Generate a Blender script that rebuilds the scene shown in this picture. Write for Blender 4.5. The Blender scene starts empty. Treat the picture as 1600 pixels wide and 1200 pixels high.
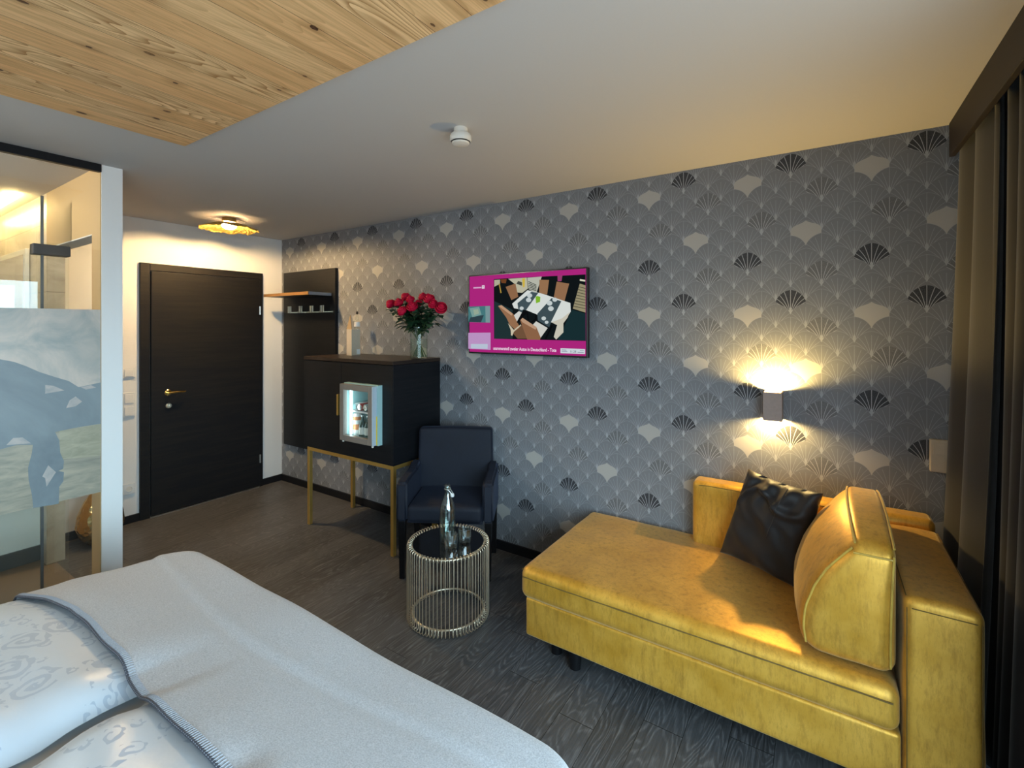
import bpy, bmesh, math, random
from mathutils import Vector, Matrix, Euler, noise

C = bpy.context.scene.collection
SC = bpy.context.scene
R = math.radians

# ------------------------------------------------------------------ camera
F_PX, V0, CAM_H, YAW = 739.0, 508.0, 1.582, R(33.3)
cam = bpy.data.cameras.new('camera')
cam.sensor_width = 36.0
cam.lens = F_PX / 1600 * 36.0
cam.shift_y = (V0 - 600.0) / 1600.0
cam.clip_start = 0.05
camo = bpy.data.objects.new('camera', cam)
camo.location = (0, 0, CAM_H)
camo.rotation_euler = (R(90), 0, YAW)
C.objects.link(camo)
SC.camera = camo

# ------------------------------------------------------------------ view, sky, daylight
SC.view_settings.view_transform = 'Standard'
SC.view_settings.look = 'None'
SC.view_settings.exposure = 0.0
SC.view_settings.gamma = 1.0
SC.view_settings.use_curve_mapping = False
SC.cycles.use_denoising = True
SC.cycles.max_bounces = 10
SC.cycles.diffuse_bounces = 5
SC.cycles.glossy_bounces = 5
SC.cycles.transmission_bounces = 8
SC.cycles.transparent_max_bounces = 12
SC.cycles.sample_clamp_indirect = 6.0
SC.cycles.caustics_reflective = False
SC.cycles.caustics_refractive = False

world = bpy.data.worlds.new('sky')
SC.world = world
world.use_nodes = True
bg = world.node_tree.nodes['Background']
_wt = world.node_tree
_tc = _wt.nodes.new('ShaderNodeTexCoord'); _sx = _wt.nodes.new('ShaderNodeSeparateXYZ'); _rp = _wt.nodes.new('ShaderNodeValToRGB')
_wt.links.new(_tc.outputs['Generated'], _sx.inputs[0])
_mr = _wt.nodes.new('ShaderNodeMapRange'); _mr.inputs[1].default_value = -1; _mr.inputs[2].default_value = 1
_wt.links.new(_sx.outputs[2], _mr.inputs[0]); _wt.links.new(_mr.outputs[0], _rp.inputs[0]); _wt.links.new(_rp.outputs[0], bg.inputs[0])
_cr = _rp.color_ramp
_cr.elements[0].position = .44; _cr.elements[0].color = (.24, .28, .30, 1)      # ground
_cr.elements[1].position = .52; _cr.elements[1].color = (.60, .86, 1.0, 1)       # overcast sky
bg.inputs[1].default_value = 12.0

WIN_Y0, WIN_Y1, WIN_Z0, WIN_Z1, WIN_X = -3.0, 1.95, 0.06, 2.14, 0.86
pl = bpy.data.lights.new('window_daylight', 'AREA')
pl.shape = 'RECTANGLE'
pl.size = WIN_Y1 - WIN_Y0
pl.size_y = WIN_Z1 - WIN_Z0
pl.cycles.is_portal = True
plo = bpy.data.objects.new('window_daylight', pl)
plo.location = (WIN_X + 0.02, (WIN_Y0 + WIN_Y1) / 2, (WIN_Z0 + WIN_Z1) / 2)
plo.rotation_euler = (R(90), 0, R(90))
C.objects.link(plo)

# ------------------------------------------------------------------ measuring helpers
RV = Vector((math.cos(YAW), math.sin(YAW), 0)); DV = Vector((-math.sin(YAW), math.cos(YAW), 0))
CAMP = Vector((0, 0, CAM_H))
def ray(u, v): return DV + RV * ((u - 800) / F_PX) + Vector((0, 0, (V0 - v) / F_PX))
def at(u, v, ax, val):
    r = ray(u, v); t = (val - CAMP[ax]) / r[ax]
    return CAMP + r * t
def depth_pt(depth, lat, z): 
    p = DV * depth + RV * lat
    return Vector((p.x, p.y, z))

# ------------------------------------------------------------------ mesh helpers
def T(x, y, z): return Matrix.Translation((x, y, z))
def RZ(a): return Matrix.Rotation(a, 4, 'Z')
def RX(a): return Matrix.Rotation(a, 4, 'X')
def RY(a): return Matrix.Rotation(a, 4, 'Y')

def merge(bm, other, mat=None):
    if mat is not None: bmesh.ops.transform(other, matrix=mat, verts=other.verts)
    me = bpy.data.meshes.new('tmp'); other.to_mesh(me); other.free()
    bm.from_mesh(me); bpy.data.meshes.remove(me)

def box(bm, x0, x1, y0, y1, z0, z1, bev=0.0, seg=2, mat=None):
    b = bmesh.new()
    bmesh.ops.create_cube(b, size=1)
    for v in b.verts:
        v.co = Vector(((x0 + x1) / 2 + v.co.x * (x1 - x0), (y0 + y1) / 2 + v.co.y * (y1 - y0), (z0 + z1) / 2 + v.co.z * (z1 - z0)))
    if bev > 0:
        bmesh.ops.bevel(b, geom=b.edges[:], offset=bev, segments=seg, affect='EDGES', profile=0.5)
    merge(bm, b, mat)
    return bm

def B(*a, **k):
    bm = bmesh.new(); box(bm, *a, **k); return bm

def soft(hx, hy, hz, r, n=10, fn=None, mat=None, bm=None):
    """rounded box of half sizes hx hy hz, densely meshed so that fn can bend it"""
    b = bmesh.new()
    H = (hx, hy, hz)
    def coords(h):
        k = [-h, -h + r * .25, -h + r * .5, -h + r * .75]
        m = [-(h - r) + 2 * (h - r) * i / n for i in range(n + 1)]
        return k + m + [-c for c in reversed(k)]
    for ax in range(3):
        a1, a2 = (ax + 1) % 3, (ax + 2) % 3
        c1, c2 = coords(H[a1]), coords(H[a2])
        for sgn in (-1, 1):
            g = []
            for i in c1:
                row = []
                for j in c2:
                    p = [0, 0, 0]; p[ax] = sgn * H[ax]; p[a1] = i; p[a2] = j
                    q = [max(-(H[t] - r), min(H[t] - r, p[t])) for t in range(3)]
                    d = Vector([p[t] - q[t] for t in range(3)])
                    if d.length > 1e-9: d = d.normalized() * r
                    row.append(b.verts.new(Vector(q) + d))
                g.append(row)
            for i in range(len(c1) - 1):
                for j in range(len(c2) - 1):
                    f = [g[i][j], g[i + 1][j], g[i + 1][j + 1], g[i][j + 1]]
                    if sgn < 0: f.reverse()
                    b.faces.new(f)
    bmesh.ops.remove_doubles(b, verts=b.verts, dist=1e-5)
    if fn:
        for v in b.verts: v.co = fn(v.co.copy())
    if mat is not None: bmesh.ops.transform(b, matrix=mat, verts=b.verts)
    if bm is not None:
        merge(bm, b); return bm
    return b

def lathe(bm, prof, seg=32, center=(0, 0, 0), sx=1.0, sy=1.0, mat=None, cap=False):
    b = bmesh.new(); rings = []
    for (r, z) in prof:
        if r < 1e-6: rings.append([b.verts.new((center[0], center[1], center[2] + z))])
        else: rings.append([b.verts.new((center[0] + sx * r * math.cos(2 * math.pi * i / seg), center[1] + sy * r * math.sin(2 * math.pi * i / seg), center[2] + z)) for i in range(seg)])
    for a, c in zip(rings[:-1], rings[1:]):
        for i in range(seg):
            j = (i + 1) % seg
            if len(a) == 1 and len(c) == 1: continue
            if len(a) == 1: b.faces.new((a[0], c[j], c[i]))
            elif len(c) == 1: b.faces.new((a[i], a[j], c[0]))
            else: b.faces.new((a[i], a[j], c[j], c[i]))
    bmesh.ops.recalc_face_normals(b, faces=b.faces)
    merge(bm, b, mat)
    return bm

def tube(bm, pts, r, seg=8, closed=False, mat=None):
    b = bmesh.new(); pts = [Vector(p) for p in pts]; n = len(pts)
    rad = r if isinstance(r, (list, tuple)) else [r] * n
    rings = []; prev = None
    for i, p in enumerate(pts):
        if closed: t = pts[(i + 1) % n] - pts[(i - 1) % n]
        else: t = pts[min(i + 1, n - 1)] - pts[max(i - 1, 0)]
        t.normalize()
        if prev is None:
            a = Vector((0, 0, 1)) if abs(t.z) < .9 else Vector((1, 0, 0))
            u = t.cross(a).normalized()
        else:
            u = (prev - t * prev.dot(t)).normalized()
        prev = u; w = t.cross(u)
        rings.append([b.verts.new(p + (u * math.cos(2 * math.pi * k / seg) + w * math.sin(2 * math.pi * k / seg)) * rad[i]) for k in range(seg)])
    m = n if closed else n - 1
    for i in range(m):
        a, c = rings[i], rings[(i + 1) % n]
        # best offset for the seam of a closed loop
        off = 0
        if closed and i == n - 1:
            off = min(range(seg), key=lambda o: (a[0].co - c[o].co).length)
        for k in range(seg):
            b.faces.new((a[k], a[(k + 1) % seg], c[(k + 1 + off) % seg], c[(k + off) % seg]))
    if not closed:
        b.faces.new(list(reversed(rings[0]))); b.faces.new(rings[-1])
    bmesh.ops.recalc_face_normals(b, faces=b.faces)
    merge(bm, b, mat)
    return bm

def prism(bm, poly, d0, d1, axis):
    """extrude a 2-D outline along axis (0: poly is (y,z), 1: poly is (x,z), 2: poly is (x,y))"""
    b = bmesh.new()
    def mk(p, d):
        if axis == 0: return (d, p[0], p[1])
        if axis == 1: return (p[0], d, p[1])
        return (p[0], p[1], d)
    A = [b.verts.new(mk(p, d0)) for p in poly]; Z = [b.verts.new(mk(p, d1)) for p in poly]
    b.faces.new(A); b.faces.new(list(reversed(Z)))
    for i in range(len(poly)):
        j = (i + 1) % len(poly)
        b.faces.new((A[i], Z[i], Z[j], A[j]))
    bmesh.ops.recalc_face_normals(b, faces=b.faces)
    merge(bm, b)
    return bm

ROOT = {}
def obj(name, bm, mat, parent=None, smooth=False, local=False, angle=35):
    me = bpy.data.meshes.new(name)
    if parent is not None and not local:
        bmesh.ops.transform(bm, matrix=Matrix.Translation(-ROOT[parent.name]), verts=bm.verts)
    bm.to_mesh(me); bm.free()
    if isinstance(mat, (list, tuple)):
        for m in mat: me.materials.append(m)
    else: me.materials.append(mat)
    if smooth:
        for p in me.polygons: p.use_smooth = True
        if angle < 180: me.set_sharp_from_angle(angle=R(angle))
    o = bpy.data.objects.new(name, me); C.objects.link(o)
    if parent is not None:
        o.parent = parent; ROOT[o.name] = ROOT[parent.name]
    else: ROOT[o.name] = Vector((0, 0, 0))
    return o

def thing(name, loc, label, cat, group=None, rz=0.0):
    o = bpy.data.objects.new(name, None); C.objects.link(o)
    o.empty_display_size = 0.1
    o.location = loc; o.rotation_euler = (0, 0, rz)
    ROOT[o.name] = Vector(loc)
    o['label'] = label; o['category'] = cat
    if group: o['group'] = group
    return o
def tag(o, label, cat, group=None):
    o['label'] = label; o['category'] = cat
    if group: o['group'] = group
    return o
def struct(name, bm, mat, parent=None, smooth=False):
    o = obj(name, bm, mat, parent, smooth)
    if parent is None: o['kind'] = 'structure'
    return o
def copy_tree(o, parent=None):
    c = o.copy(); C.objects.link(c); c.parent = parent
    for ch in list(o.children): copy_tree(ch, c)
    return c

# ------------------------------------------------------------------ material helpers
def srgb(r, g, b):
    f = lambda c: (c / 255) / 12.92 if c / 255 <= .04045 else ((c / 255 + .055) / 1.055) ** 2.4
    return (f(r), f(g), f(b), 1)

class NT:
    def __init__(s, name):
        s.m = bpy.data.materials.new(name); s.m.use_nodes = True
        s.t = s.m.node_tree; s.t.nodes.clear()
        s.out = s.t.nodes.new('ShaderNodeOutputMaterial')
    def n(s, typ, **k):
        x = s.t.nodes.new(typ)
        for a, v in k.items(): setattr(x, a, v)
        return x
    def put(s, sock, v):
        if isinstance(v, bpy.types.NodeSocket): s.t.links.new(v, sock)
        else: sock.default_value = v
    def M(s, op, a, b=None, c=None, clamp=False):
        x = s.n('ShaderNodeMath', operation=op, use_clamp=clamp)
        s.put(x.inputs[0], a)
        if b is not None: s.put(x.inputs[1], b)
        if c is not None: s.put(x.inputs[2], c)
        return x.outputs[0]
    def mix(s, f, a, b, blend='MIX'):
        x = s.n('ShaderNodeMix', data_type='RGBA', blend_type=blend)
        s.put(x.inputs[0], f); s.put(x.inputs[6], a); s.put(x.inputs[7], b)
        return x.outputs[2]
    def fmix(s, f, a, b):
        x = s.n('ShaderNodeMix', data_type='FLOAT')
        s.put(x.inputs[0], f); s.put(x.inputs[2], a); s.put(x.inputs[3], b)
        return x.outputs[0]
    def pos(s, scale=(1, 1, 1), rot=(0, 0, 0), obj=False):
        if obj: src = s.n('ShaderNodeTexCoord').outputs['Object']
        else: src = s.n('ShaderNodeNewGeometry').outputs['Position']
        mp = s.n('ShaderNodeMapping')
        s.t.links.new(src, mp.inputs[0]); mp.inputs['Scale'].default_value = scale; mp.inputs['Rotation'].default_value = rot
        return mp.outputs[0]
    def noise(s, vec, scale, detail=3, rough=.5, dist=0.0):
        x = s.n('ShaderNodeTexNoise'); s.put(x.inputs['Vector'], vec)
        x.inputs['Scale'].default_value = scale; x.inputs['Detail'].default_value = detail
        x.inputs['Roughness'].default_value = rough; x.inputs['Distortion'].default_value = dist
        return x.outputs[0]
    def ramp(s, f, stops):
        x = s.n('ShaderNodeValToRGB'); s.put(x.inputs[0], f)
        cr = x.color_ramp
        while len(cr.elements) < len(stops): cr.elements.new(.5)
        for e, (p, c) in zip(cr.elements, stops): e.position = p; e.color = c
        return x.outputs[0]
    def bump(s, h, strength=.3, dist=.01):
        x = s.n('ShaderNodeBump'); s.put(x.inputs['Height'], h)
        x.inputs['Strength'].default_value = strength; x.inputs['Distance'].default_value = dist
        return x.outputs[0]
    def pbr(s, color, rough=.5, metal=0.0, normal=None, **k):
        x = s.n('ShaderNodeBsdfPrincipled')
        s.put(x.inputs['Base Color'], color); s.put(x.inputs['Roughness'], rough); s.put(x.inputs['Metallic'], metal)
        if normal is not None: s.put(x.inputs['Normal'], normal)
        for a, v in k.items(): s.put(x.inputs[a.replace('_', ' ')], v)
        s.t.links.new(x.outputs[0], s.out.inputs[0])
        return s.m

def plain(name, col, rough=.5, metal=0.0, bump=0.0, bscale=60, vary=.06, **k):
    t = NT(name)
    n = t.noise(t.pos(), bscale, 3)
    c1 = tuple(c * (1 - vary) for c in col[:3]) + (1,); c2 = tuple(min(1, c * (1 + vary)) for c in col[:3]) + (1,)
    col = t.mix(n, c1, c2)
    nm = t.bump(n, bump, .002) if bump else None
    return t.pbr(col, rough, metal, nm, **k)

def glow(name, col, strength):
    t = NT(name); e = t.n('ShaderNodeEmission'); e.inputs[0].default_value = col; e.inputs[1].default_value = strength
    t.t.links.new(e.outputs[0], t.out.inputs[0]); return t.m

def thin_glass(name, tint=(.975, .99, .985, 1), rough=0.0, ior=1.5):
    t = NT(name)
    tr = t.n('ShaderNodeBsdfTransparent'); tr.inputs[0].default_value = tint
    gl = t.n('ShaderNodeBsdfGlossy'); gl.inputs['Roughness'].default_value = rough
    ge = t.n('ShaderNodeNewGeometry'); dp = t.n('ShaderNodeVectorMath', operation='DOT_PRODUCT')
    t.t.links.new(ge.outputs['Incoming'], dp.inputs[0]); t.t.links.new(ge.outputs['Normal'], dp.inputs[1])
    f0 = ((ior - 1) / (ior + 1)) ** 2
    sch = t.M('ADD', f0, t.M('MULTIPLY', t.M('POWER', t.M('SUBTRACT', 1.0, t.M('ABSOLUTE', dp.outputs['Value'])), 5.0), 1 - f0), None, True)
    mx = t.n('ShaderNodeMixShader')
    t.t.links.new(sch, mx.inputs[0]); t.t.links.new(tr.outputs[0], mx.inputs[1]); t.t.links.new(gl.outputs[0], mx.inputs[2])
    t.t.links.new(mx.outputs[0], t.out.inputs[0]); return t.m

def real_glass(name, col=(1, 1, 1, 1), rough=0.0, bump=0.0):
    t = NT(name)
    k = {}
    nm = t.bump(t.noise(t.pos(), 120, 2), bump, .002) if bump else None
    return t.pbr(col, rough, 0, nm, Transmission_Weight=1.0, IOR=1.5)

# ---- wallpaper: overlapping fans on a half-drop lattice, a few filled dark, a few left blank
def wallpaper():
    t = NT('fan_wallpaper'); M = t.M
    sep = t.n('ShaderNodeSeparateXYZ'); t.t.links.new(t.n('ShaderNodeNewGeometry').outputs['Position'], sep.inputs[0])
    A, V = .065, .1366
    u = M('DIVIDE', M('ADD', sep.outputs[0], 1.175), A)
    s = M('DIVIDE', M('SUBTRACT', 2.442, sep.outputs[2]), V)
    uh = M('MULTIPLY', u, .5)
    re_ = M('ROUND', uh)
    te = M('MULTIPLY', M('ABSOLUTE', M('SUBTRACT', uh, re_)), 2.0)
    ie = M('MULTIPLY', re_, 2.0)
    io = M('ADD', M('MULTIPLY', M('FLOOR', uh), 2.0), 1.0)
    to = M('SUBTRACT', 1.0, te)
    def f(x):
        q = M('SQRT', M('SUBTRACT', 1.0, M('MULTIPLY', M('MULTIPLY', x, x), .93)))
        return M('ADD', M('MULTIPLY', x, .07), M('MULTIPLY', M('SUBTRACT', 1.0, q), .46))
    se = M('SUBTRACT', s, f(te)); ke = M('FLOOR', se); rre = M('SUBTRACT', se, ke)
    so = M('SUBTRACT', M('SUBTRACT', s, .5), f(to)); ko = M('FLOOR', so); rro = M('SUBTRACT', so, ko)
    isE = M('LESS_THAN', rre, rro)
    i = t.fmix(isE, io, ie); k = t.fmix(isE, ko, ke); r = M('MINIMUM', rre, rro)
    lx = M('SUBTRACT', u, i)
    Dd = t.fmix(isE, M('SUBTRACT', M('SUBTRACT', s, ko), .5), M('SUBTRACT', s, ke))
    px = M('MULTIPLY', lx, A); py = M('MULTIPLY', M('SUBTRACT', 1.03, Dd), V)
    ax = M('ABSOLUTE', px)
    rho = M('SQRT', M('ADD', M('MULTIPLY', px, px), M('MULTIPLY', py, py)))
    th = M('ARCTAN2', px, py)
    the = M('DIVIDE', th, M('ADD', .34, M('MULTIPLY', rho, 5.2)))
    def ribs(delta, w0, off):
        q = M('ADD', M('DIVIDE', the, delta), off)
        d = M('MULTIPLY', M('MULTIPLY', M('ABSOLUTE', M('SUBTRACT', q, M('ROUND', q))), delta), rho)
        return M('LESS_THAN', d, w0)
    rib = ribs(.20, M('ADD', .0013, M('MULTIPLY', M('SUBTRACT', .12, rho, None, True), .012)), 0.0)
    rib_t = ribs(.22, M('ADD', .0006, M('MULTIPLY', M('SUBTRACT', .10, rho, None, True), .014)), 0.0)
    fade = M('LESS_THAN', rho, .122)
    stem = M('LESS_THAN', ax, M('ADD', .0012, M('MULTIPLY', M('GREATER_THAN', Dd, .62), M('MULTIPLY', M('MULTIPLY', M('SUBTRACT', Dd, .62), M('SUBTRACT', 1.25, Dd)), .075))))
    stemlow = M('MULTIPLY', stem, M('GREATER_THAN', Dd, .6))
    vline = M('MULTIPLY', M('LESS_THAN', ax, .0008), isE)
    edge = M('LESS_THAN', r, .012)
    im = M('FLOORED_MODULO', i, 8.0); km = M('FLOORED_MODULO', k, 5.0)
    code = M('ADD', M('MULTIPLY', im, 5.0), km)
    def isc(*cs):
        o = None
        for c in cs:
            x = M('COMPARE', code, float(c), .3)
            o = x if o is None else M('MAXIMUM', o, x)
        return o
    blk, med = isc(0, 28), isc(11, 14, 32)
    # blank cells: onion shaped, only in the odd columns
    gw = M('ADD', M('MULTIPLY', M('POWER', to, .7), .20), M('MULTIPLY', M('POWER', to, 8.0), .12))
    sw = M('SUBTRACT', M('SUBTRACT', s, .5), gw); kw = M('FLOOR', sw)
    wlen = M('SUBTRACT', M('ADD', .5, f(te)), gw)
    inw = M('LESS_THAN', M('SUBTRACT', sw, kw), wlen)
    codew = M('ADD', M('MULTIPLY', M('FLOORED_MODULO', io, 8.0), 5.0), M('FLOORED_MODULO', kw, 5.0))
    wht = M('MULTIPLY', inw, M('MAXIMUM', M('COMPARE', codew, 25.0, .3), M('COMPARE', codew, 7.0, .3)))
    wob = t.noise(t.pos((1, 1, 1)), 90, 2)
    hat = t.noise(t.pos((1, 1, 3.2)), 420, 2, .7)
    base = t.mix(M('MULTIPLY', r, 1.0), (.172, .180, .200, 1), (.192, .201, .222, 1))
    base = t.mix(M('MULTIPLY', wob, .25), base, (.205, .215, .235, 1))
    line = (.36, .375, .41, 1)
    c = t.mix(M('MULTIPLY', M('MULTIPLY', rib_t, fade), .85), base, line)
    c = t.mix(M('MULTIPLY', edge, .5), c, line)
    c = t.mix(M('MULTIPLY', vline, .6), c, line)
    c = t.mix(M('MULTIPLY', stemlow, .75), c, line)
    dk = t.mix(M('GREATER_THAN', hat, .56), (.024, .026, .034, 1), (.095, .098, .11, 1))
    md = t.mix(M('GREATER_THAN', hat, .45), (.045, .047, .056, 1), (.175, .178, .19, 1))
    lines = M('MAXIMUM', rib, M('MAXIMUM', stemlow, vline))
    dk = t.mix(lines, dk, line); md = t.mix(lines, md, line)
    c = t.mix(blk, c, dk); c = t.mix(med, c, md)
    c = t.mix(wht, c, (.39, .375, .36, 1))
    return t.pbr(c, .62, 0, None, Specular_IOR_Level=.35)

def plank_floor():
    t = NT('dark_oak_planks'); M = t.M
    sep = t.n('ShaderNodeSeparateXYZ'); t.t.links.new(t.n('ShaderNodeNewGeometry').outputs['Position'], sep.inputs[0])
    W = .15
    q = M('DIVIDE', sep.outputs[0], W); qi = M('FLOOR', q); qf = M('SUBTRACT', q, qi)
    wn = t.n('ShaderNodeTexWhiteNoise', noise_dimensions='1D'); t.put(wn.inputs['W'], qi)
    yy = M('ADD', M('DIVIDE', sep.outputs[1], 1.22), M('MULTIPLY', wn.outputs[0], 5.0)); yi = M('FLOOR', yy); yf = M('SUBTRACT', yy, yi)
    wn2 = t.n('ShaderNodeTexWhiteNoise', noise_dimensions='2D')
    cb = t.n('ShaderNodeCombineXYZ'); t.put(cb.inputs[0], qi); t.put(cb.inputs[1], yi); t.put(wn2.inputs['Vector'], cb.outputs[0])
    rnd = wn2.outputs[0]
    # cathedral grain: contour lines of a stretched noise, shifted per plank
    cv = t.n('ShaderNodeCombineXYZ')
    t.put(cv.inputs[0], M('MULTIPLY', sep.outputs[0], 7.0)); t.put(cv.inputs[1], M('ADD', M('MULTIPLY', sep.outputs[1], 1.1), M('MULTIPLY', rnd, 40.0))); t.put(cv.inputs[2], M('MULTIPLY', rnd, 17.0))
    n1 = t.noise(cv.outputs[0], 1.0, 2, .45, .25)
    rings = M('FRACT', M('ADD', M('MULTIPLY', n1, 30.0), M('MULTIPLY', t.noise(t.pos((60, 14, 1)), 1.0, 2), .8)))
    g = M('ABSOLUTE', M('SUBTRACT', rings, .5))
    fine = t.noise(t.pos((90, 3.5, 1)), 1.0, 4, .7)
    gr = M('MULTIPLY', M('MULTIPLY', M('SUBTRACT', g, .22, None, True), 3.5, None, True), M('MULTIPLY', M('SUBTRACT', fine, .36, None, True), 2.4), None, True)
    c = t.mix(rnd, (.032, .032, .034, 1), (.064, .065, .070, 1))
    c = t.mix(M('MULTIPLY', M('SUBTRACT', fine, .35, None, True), 1.5, None, True), c, (.108, .111, .122, 1))
    c = t.mix(M('MULTIPLY', gr, 1.3, None, True), c, (.155, .157, .168, 1))
    seam = M('MAXIMUM', M('LESS_THAN', qf, .012), M('LESS_THAN', yf, .002))
    c = t.mix(seam, c, (.006, .006, .006, 1))
    h = M('SUBTRACT', M('ADD', M('MULTIPLY', fine, .5), M('MULTIPLY', gr, .5)), M('MULTIPLY', seam, 1.0))
    return t.pbr(c, M('ADD', .36, M('MULTIPLY', fine, .16)), 0, t.bump(h, .25, .003), Specular_IOR_Level=.45)

def knotty_wood():
    t = NT('knotty_spruce_boards'); M = t.M
    sep = t.n('ShaderNodeSeparateXYZ'); t.t.links.new(t.n('ShaderNodeNewGeometry').outputs['Position'], sep.inputs[0])
    W = .135
    q = M('DIVIDE', sep.outputs[0], W); qi = M('FLOOR', q); qf = M('SUBTRACT', q, qi)
    wn = t.n('ShaderNodeTexWhiteNoise', noise_dimensions='1D'); t.put(wn.inputs['W'], qi); rnd = wn.outputs[0]
    cv = t.n('ShaderNodeCombineXYZ')
    t.put(cv.inputs[0], M('MULTIPLY', sep.outputs[0], 9.0)); t.put(cv.inputs[1], M('ADD', M('MULTIPLY', sep.outputs[1], .9), M('MULTIPLY', rnd, 31.0))); t.put(cv.inputs[2], M('MULTIPLY', rnd, 9.0))
    n1 = t.noise(cv.outputs[0], 1.0, 1, .4, .15)
    rings = M('FRACT', M('MULTIPLY', n1, 30.0))
    grain = M('POWER', rings, 3.0)
    # knots: stretched voronoi cells
    kv = t.n('ShaderNodeCombineXYZ'); t.put(kv.inputs[0], M('MULTIPLY', sep.outputs[0], 7.0)); t.put(kv.inputs[1], M('MULTIPLY', sep.outputs[1], 4.2)); wob = t.noise(t.pos((22, 9, 1)), 1.0, 2); t.put(kv.inputs[0], M('ADD', M('MULTIPLY', sep.outputs[0], 7.0), M('MULTIPLY', wob, .16))); t.put(kv.inputs[2], 0.0)
    vo = t.n('ShaderNodeTexVoronoi', voronoi_dimensions='2D'); t.put(vo.inputs['Vector'], kv.outputs[0]); vo.inputs['Scale'].default_value = 1.0
    kd = vo.outputs['Distance']
    sc = t.n('ShaderNodeSeparateColor'); t.put(sc.inputs[0], vo.outputs['Color'])
    keep = M('GREATER_THAN', sc.outputs[0], .52)
    knot = M('MULTIPLY', M('LESS_THAN', kd, M('ADD', .028, M('MULTIPLY', sc.outputs[1], .062))), keep)
    halo = M('MULTIPLY', M('SUBTRACT', 1.0, M('DIVIDE', kd, .22), None, True), keep)
    fine = t.noise(t.pos((60, 2.5, 1)), 1.0, 4, .65)
    strong = M('GREATER_THAN', rnd, .68)
    c = t.mix(rnd, (.84, .49, .22, 1), (.95, .66, .35, 1))
    c = t.mix(M('MULTIPLY', M('SUBTRACT', fine, .4, None, True), 2.2, None, True), c, (.50, .28, .11, 1))
    c = t.mix(M('MULTIPLY', grain, M('ADD', .30, M('MULTIPLY', strong, .60))), c, (.34, .14, .035, 1))
    c = t.mix(M('MULTIPLY', halo, .6), c, (.38, .18, .06, 1))
    c = t.mix(M('MULTIPLY', knot, M('ADD', .45, M('MULTIPLY', t.noise(t.pos(), 120, 2), .9), None, True)), c, (.06, .022, .012, 1))
    pat = t.noise(t.pos((9, 1.2, 1)), 1.0, 2)
    c = t.mix(M('MULTIPLY', M('GREATER_THAN', pat, .64), .35), c, (.45, .24, .09, 1))
    c = t.mix(M('LESS_THAN', qf, .014), c, (.16, .08, .03, 1))
    return t.pbr(c, .55, 0, t.bump(grain, .1, .002), Specular_IOR_Level=.3)

def velvet(name, dark, mid, light, sheen, sheen_tint, rough=.42, streak=(38, 38, 9), spec=.5, wear=1.0, metal=0.0):
    t = NT(name); M = t.M
    n1 = t.noise(t.pos(streak), 1.0, 5, .75)            # short streaks of crushed pile
    n2 = t.noise(t.pos((1, 1, 1)), 6.5, 4, .62)          # broad pile direction changes
    n3 = t.noise(t.pos((260, 260, 60)), 1.0, 3, .7)      # thread
    n4 = t.noise(t.pos((120, 120, 28)), 1.0, 4, .8)
    c = t.mix(M('MULTIPLY', M('SUBTRACT', n2, .30, None, True), 2.2, None, True), mid, light)
    d1 = M('MULTIPLY', M('SUBTRACT', n1, .48, None, True), 3.4 * wear, None, True)
    d2 = M('MULTIPLY', M('SUBTRACT', n4, .52, None, True), 4.5 * wear, None, True)
    c = t.mix(M('MULTIPLY', M('MAXIMUM', d1, M('MULTIPLY', d2, n2)), .75), c, dark)
    c = t.mix(M('MULTIPLY', n3, .25), c, light)
    x = dict(Sheen_Weight=sheen, Sheen_Roughness=.35, Sheen_Tint=sheen_tint, Specular_IOR_Level=spec)
    rg = M('ADD', rough, M('MULTIPLY', M('SUBTRACT', n2, .5), .25))
    return t.pbr(c, rg, metal, t.bump(M('ADD', n1, M('MULTIPLY', n3, .6)), .22, .002), **x)

def wool():
    t = NT('grey_wool_blanket'); M = t.M
    n1 = t.noise(t.pos(), 260, 3, .7); n2 = t.noise(t.pos(), 14, 3)
    c = t.mix(M('MULTIPLY', M('SUBTRACT', n1, .3, None, True), 2.2, None, True), (.28, .295, .33, 1), (.56, .58, .63, 1))
    c = t.mix(M('MULTIPLY', n2, .3), c, (.41, .425, .465, 1))
    return t.pbr(c, .92, 0, t.bump(n1, .5, .003), Sheen_Weight=.35, Sheen_Roughness=.5, Specular_IOR_Level=.1)

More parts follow.
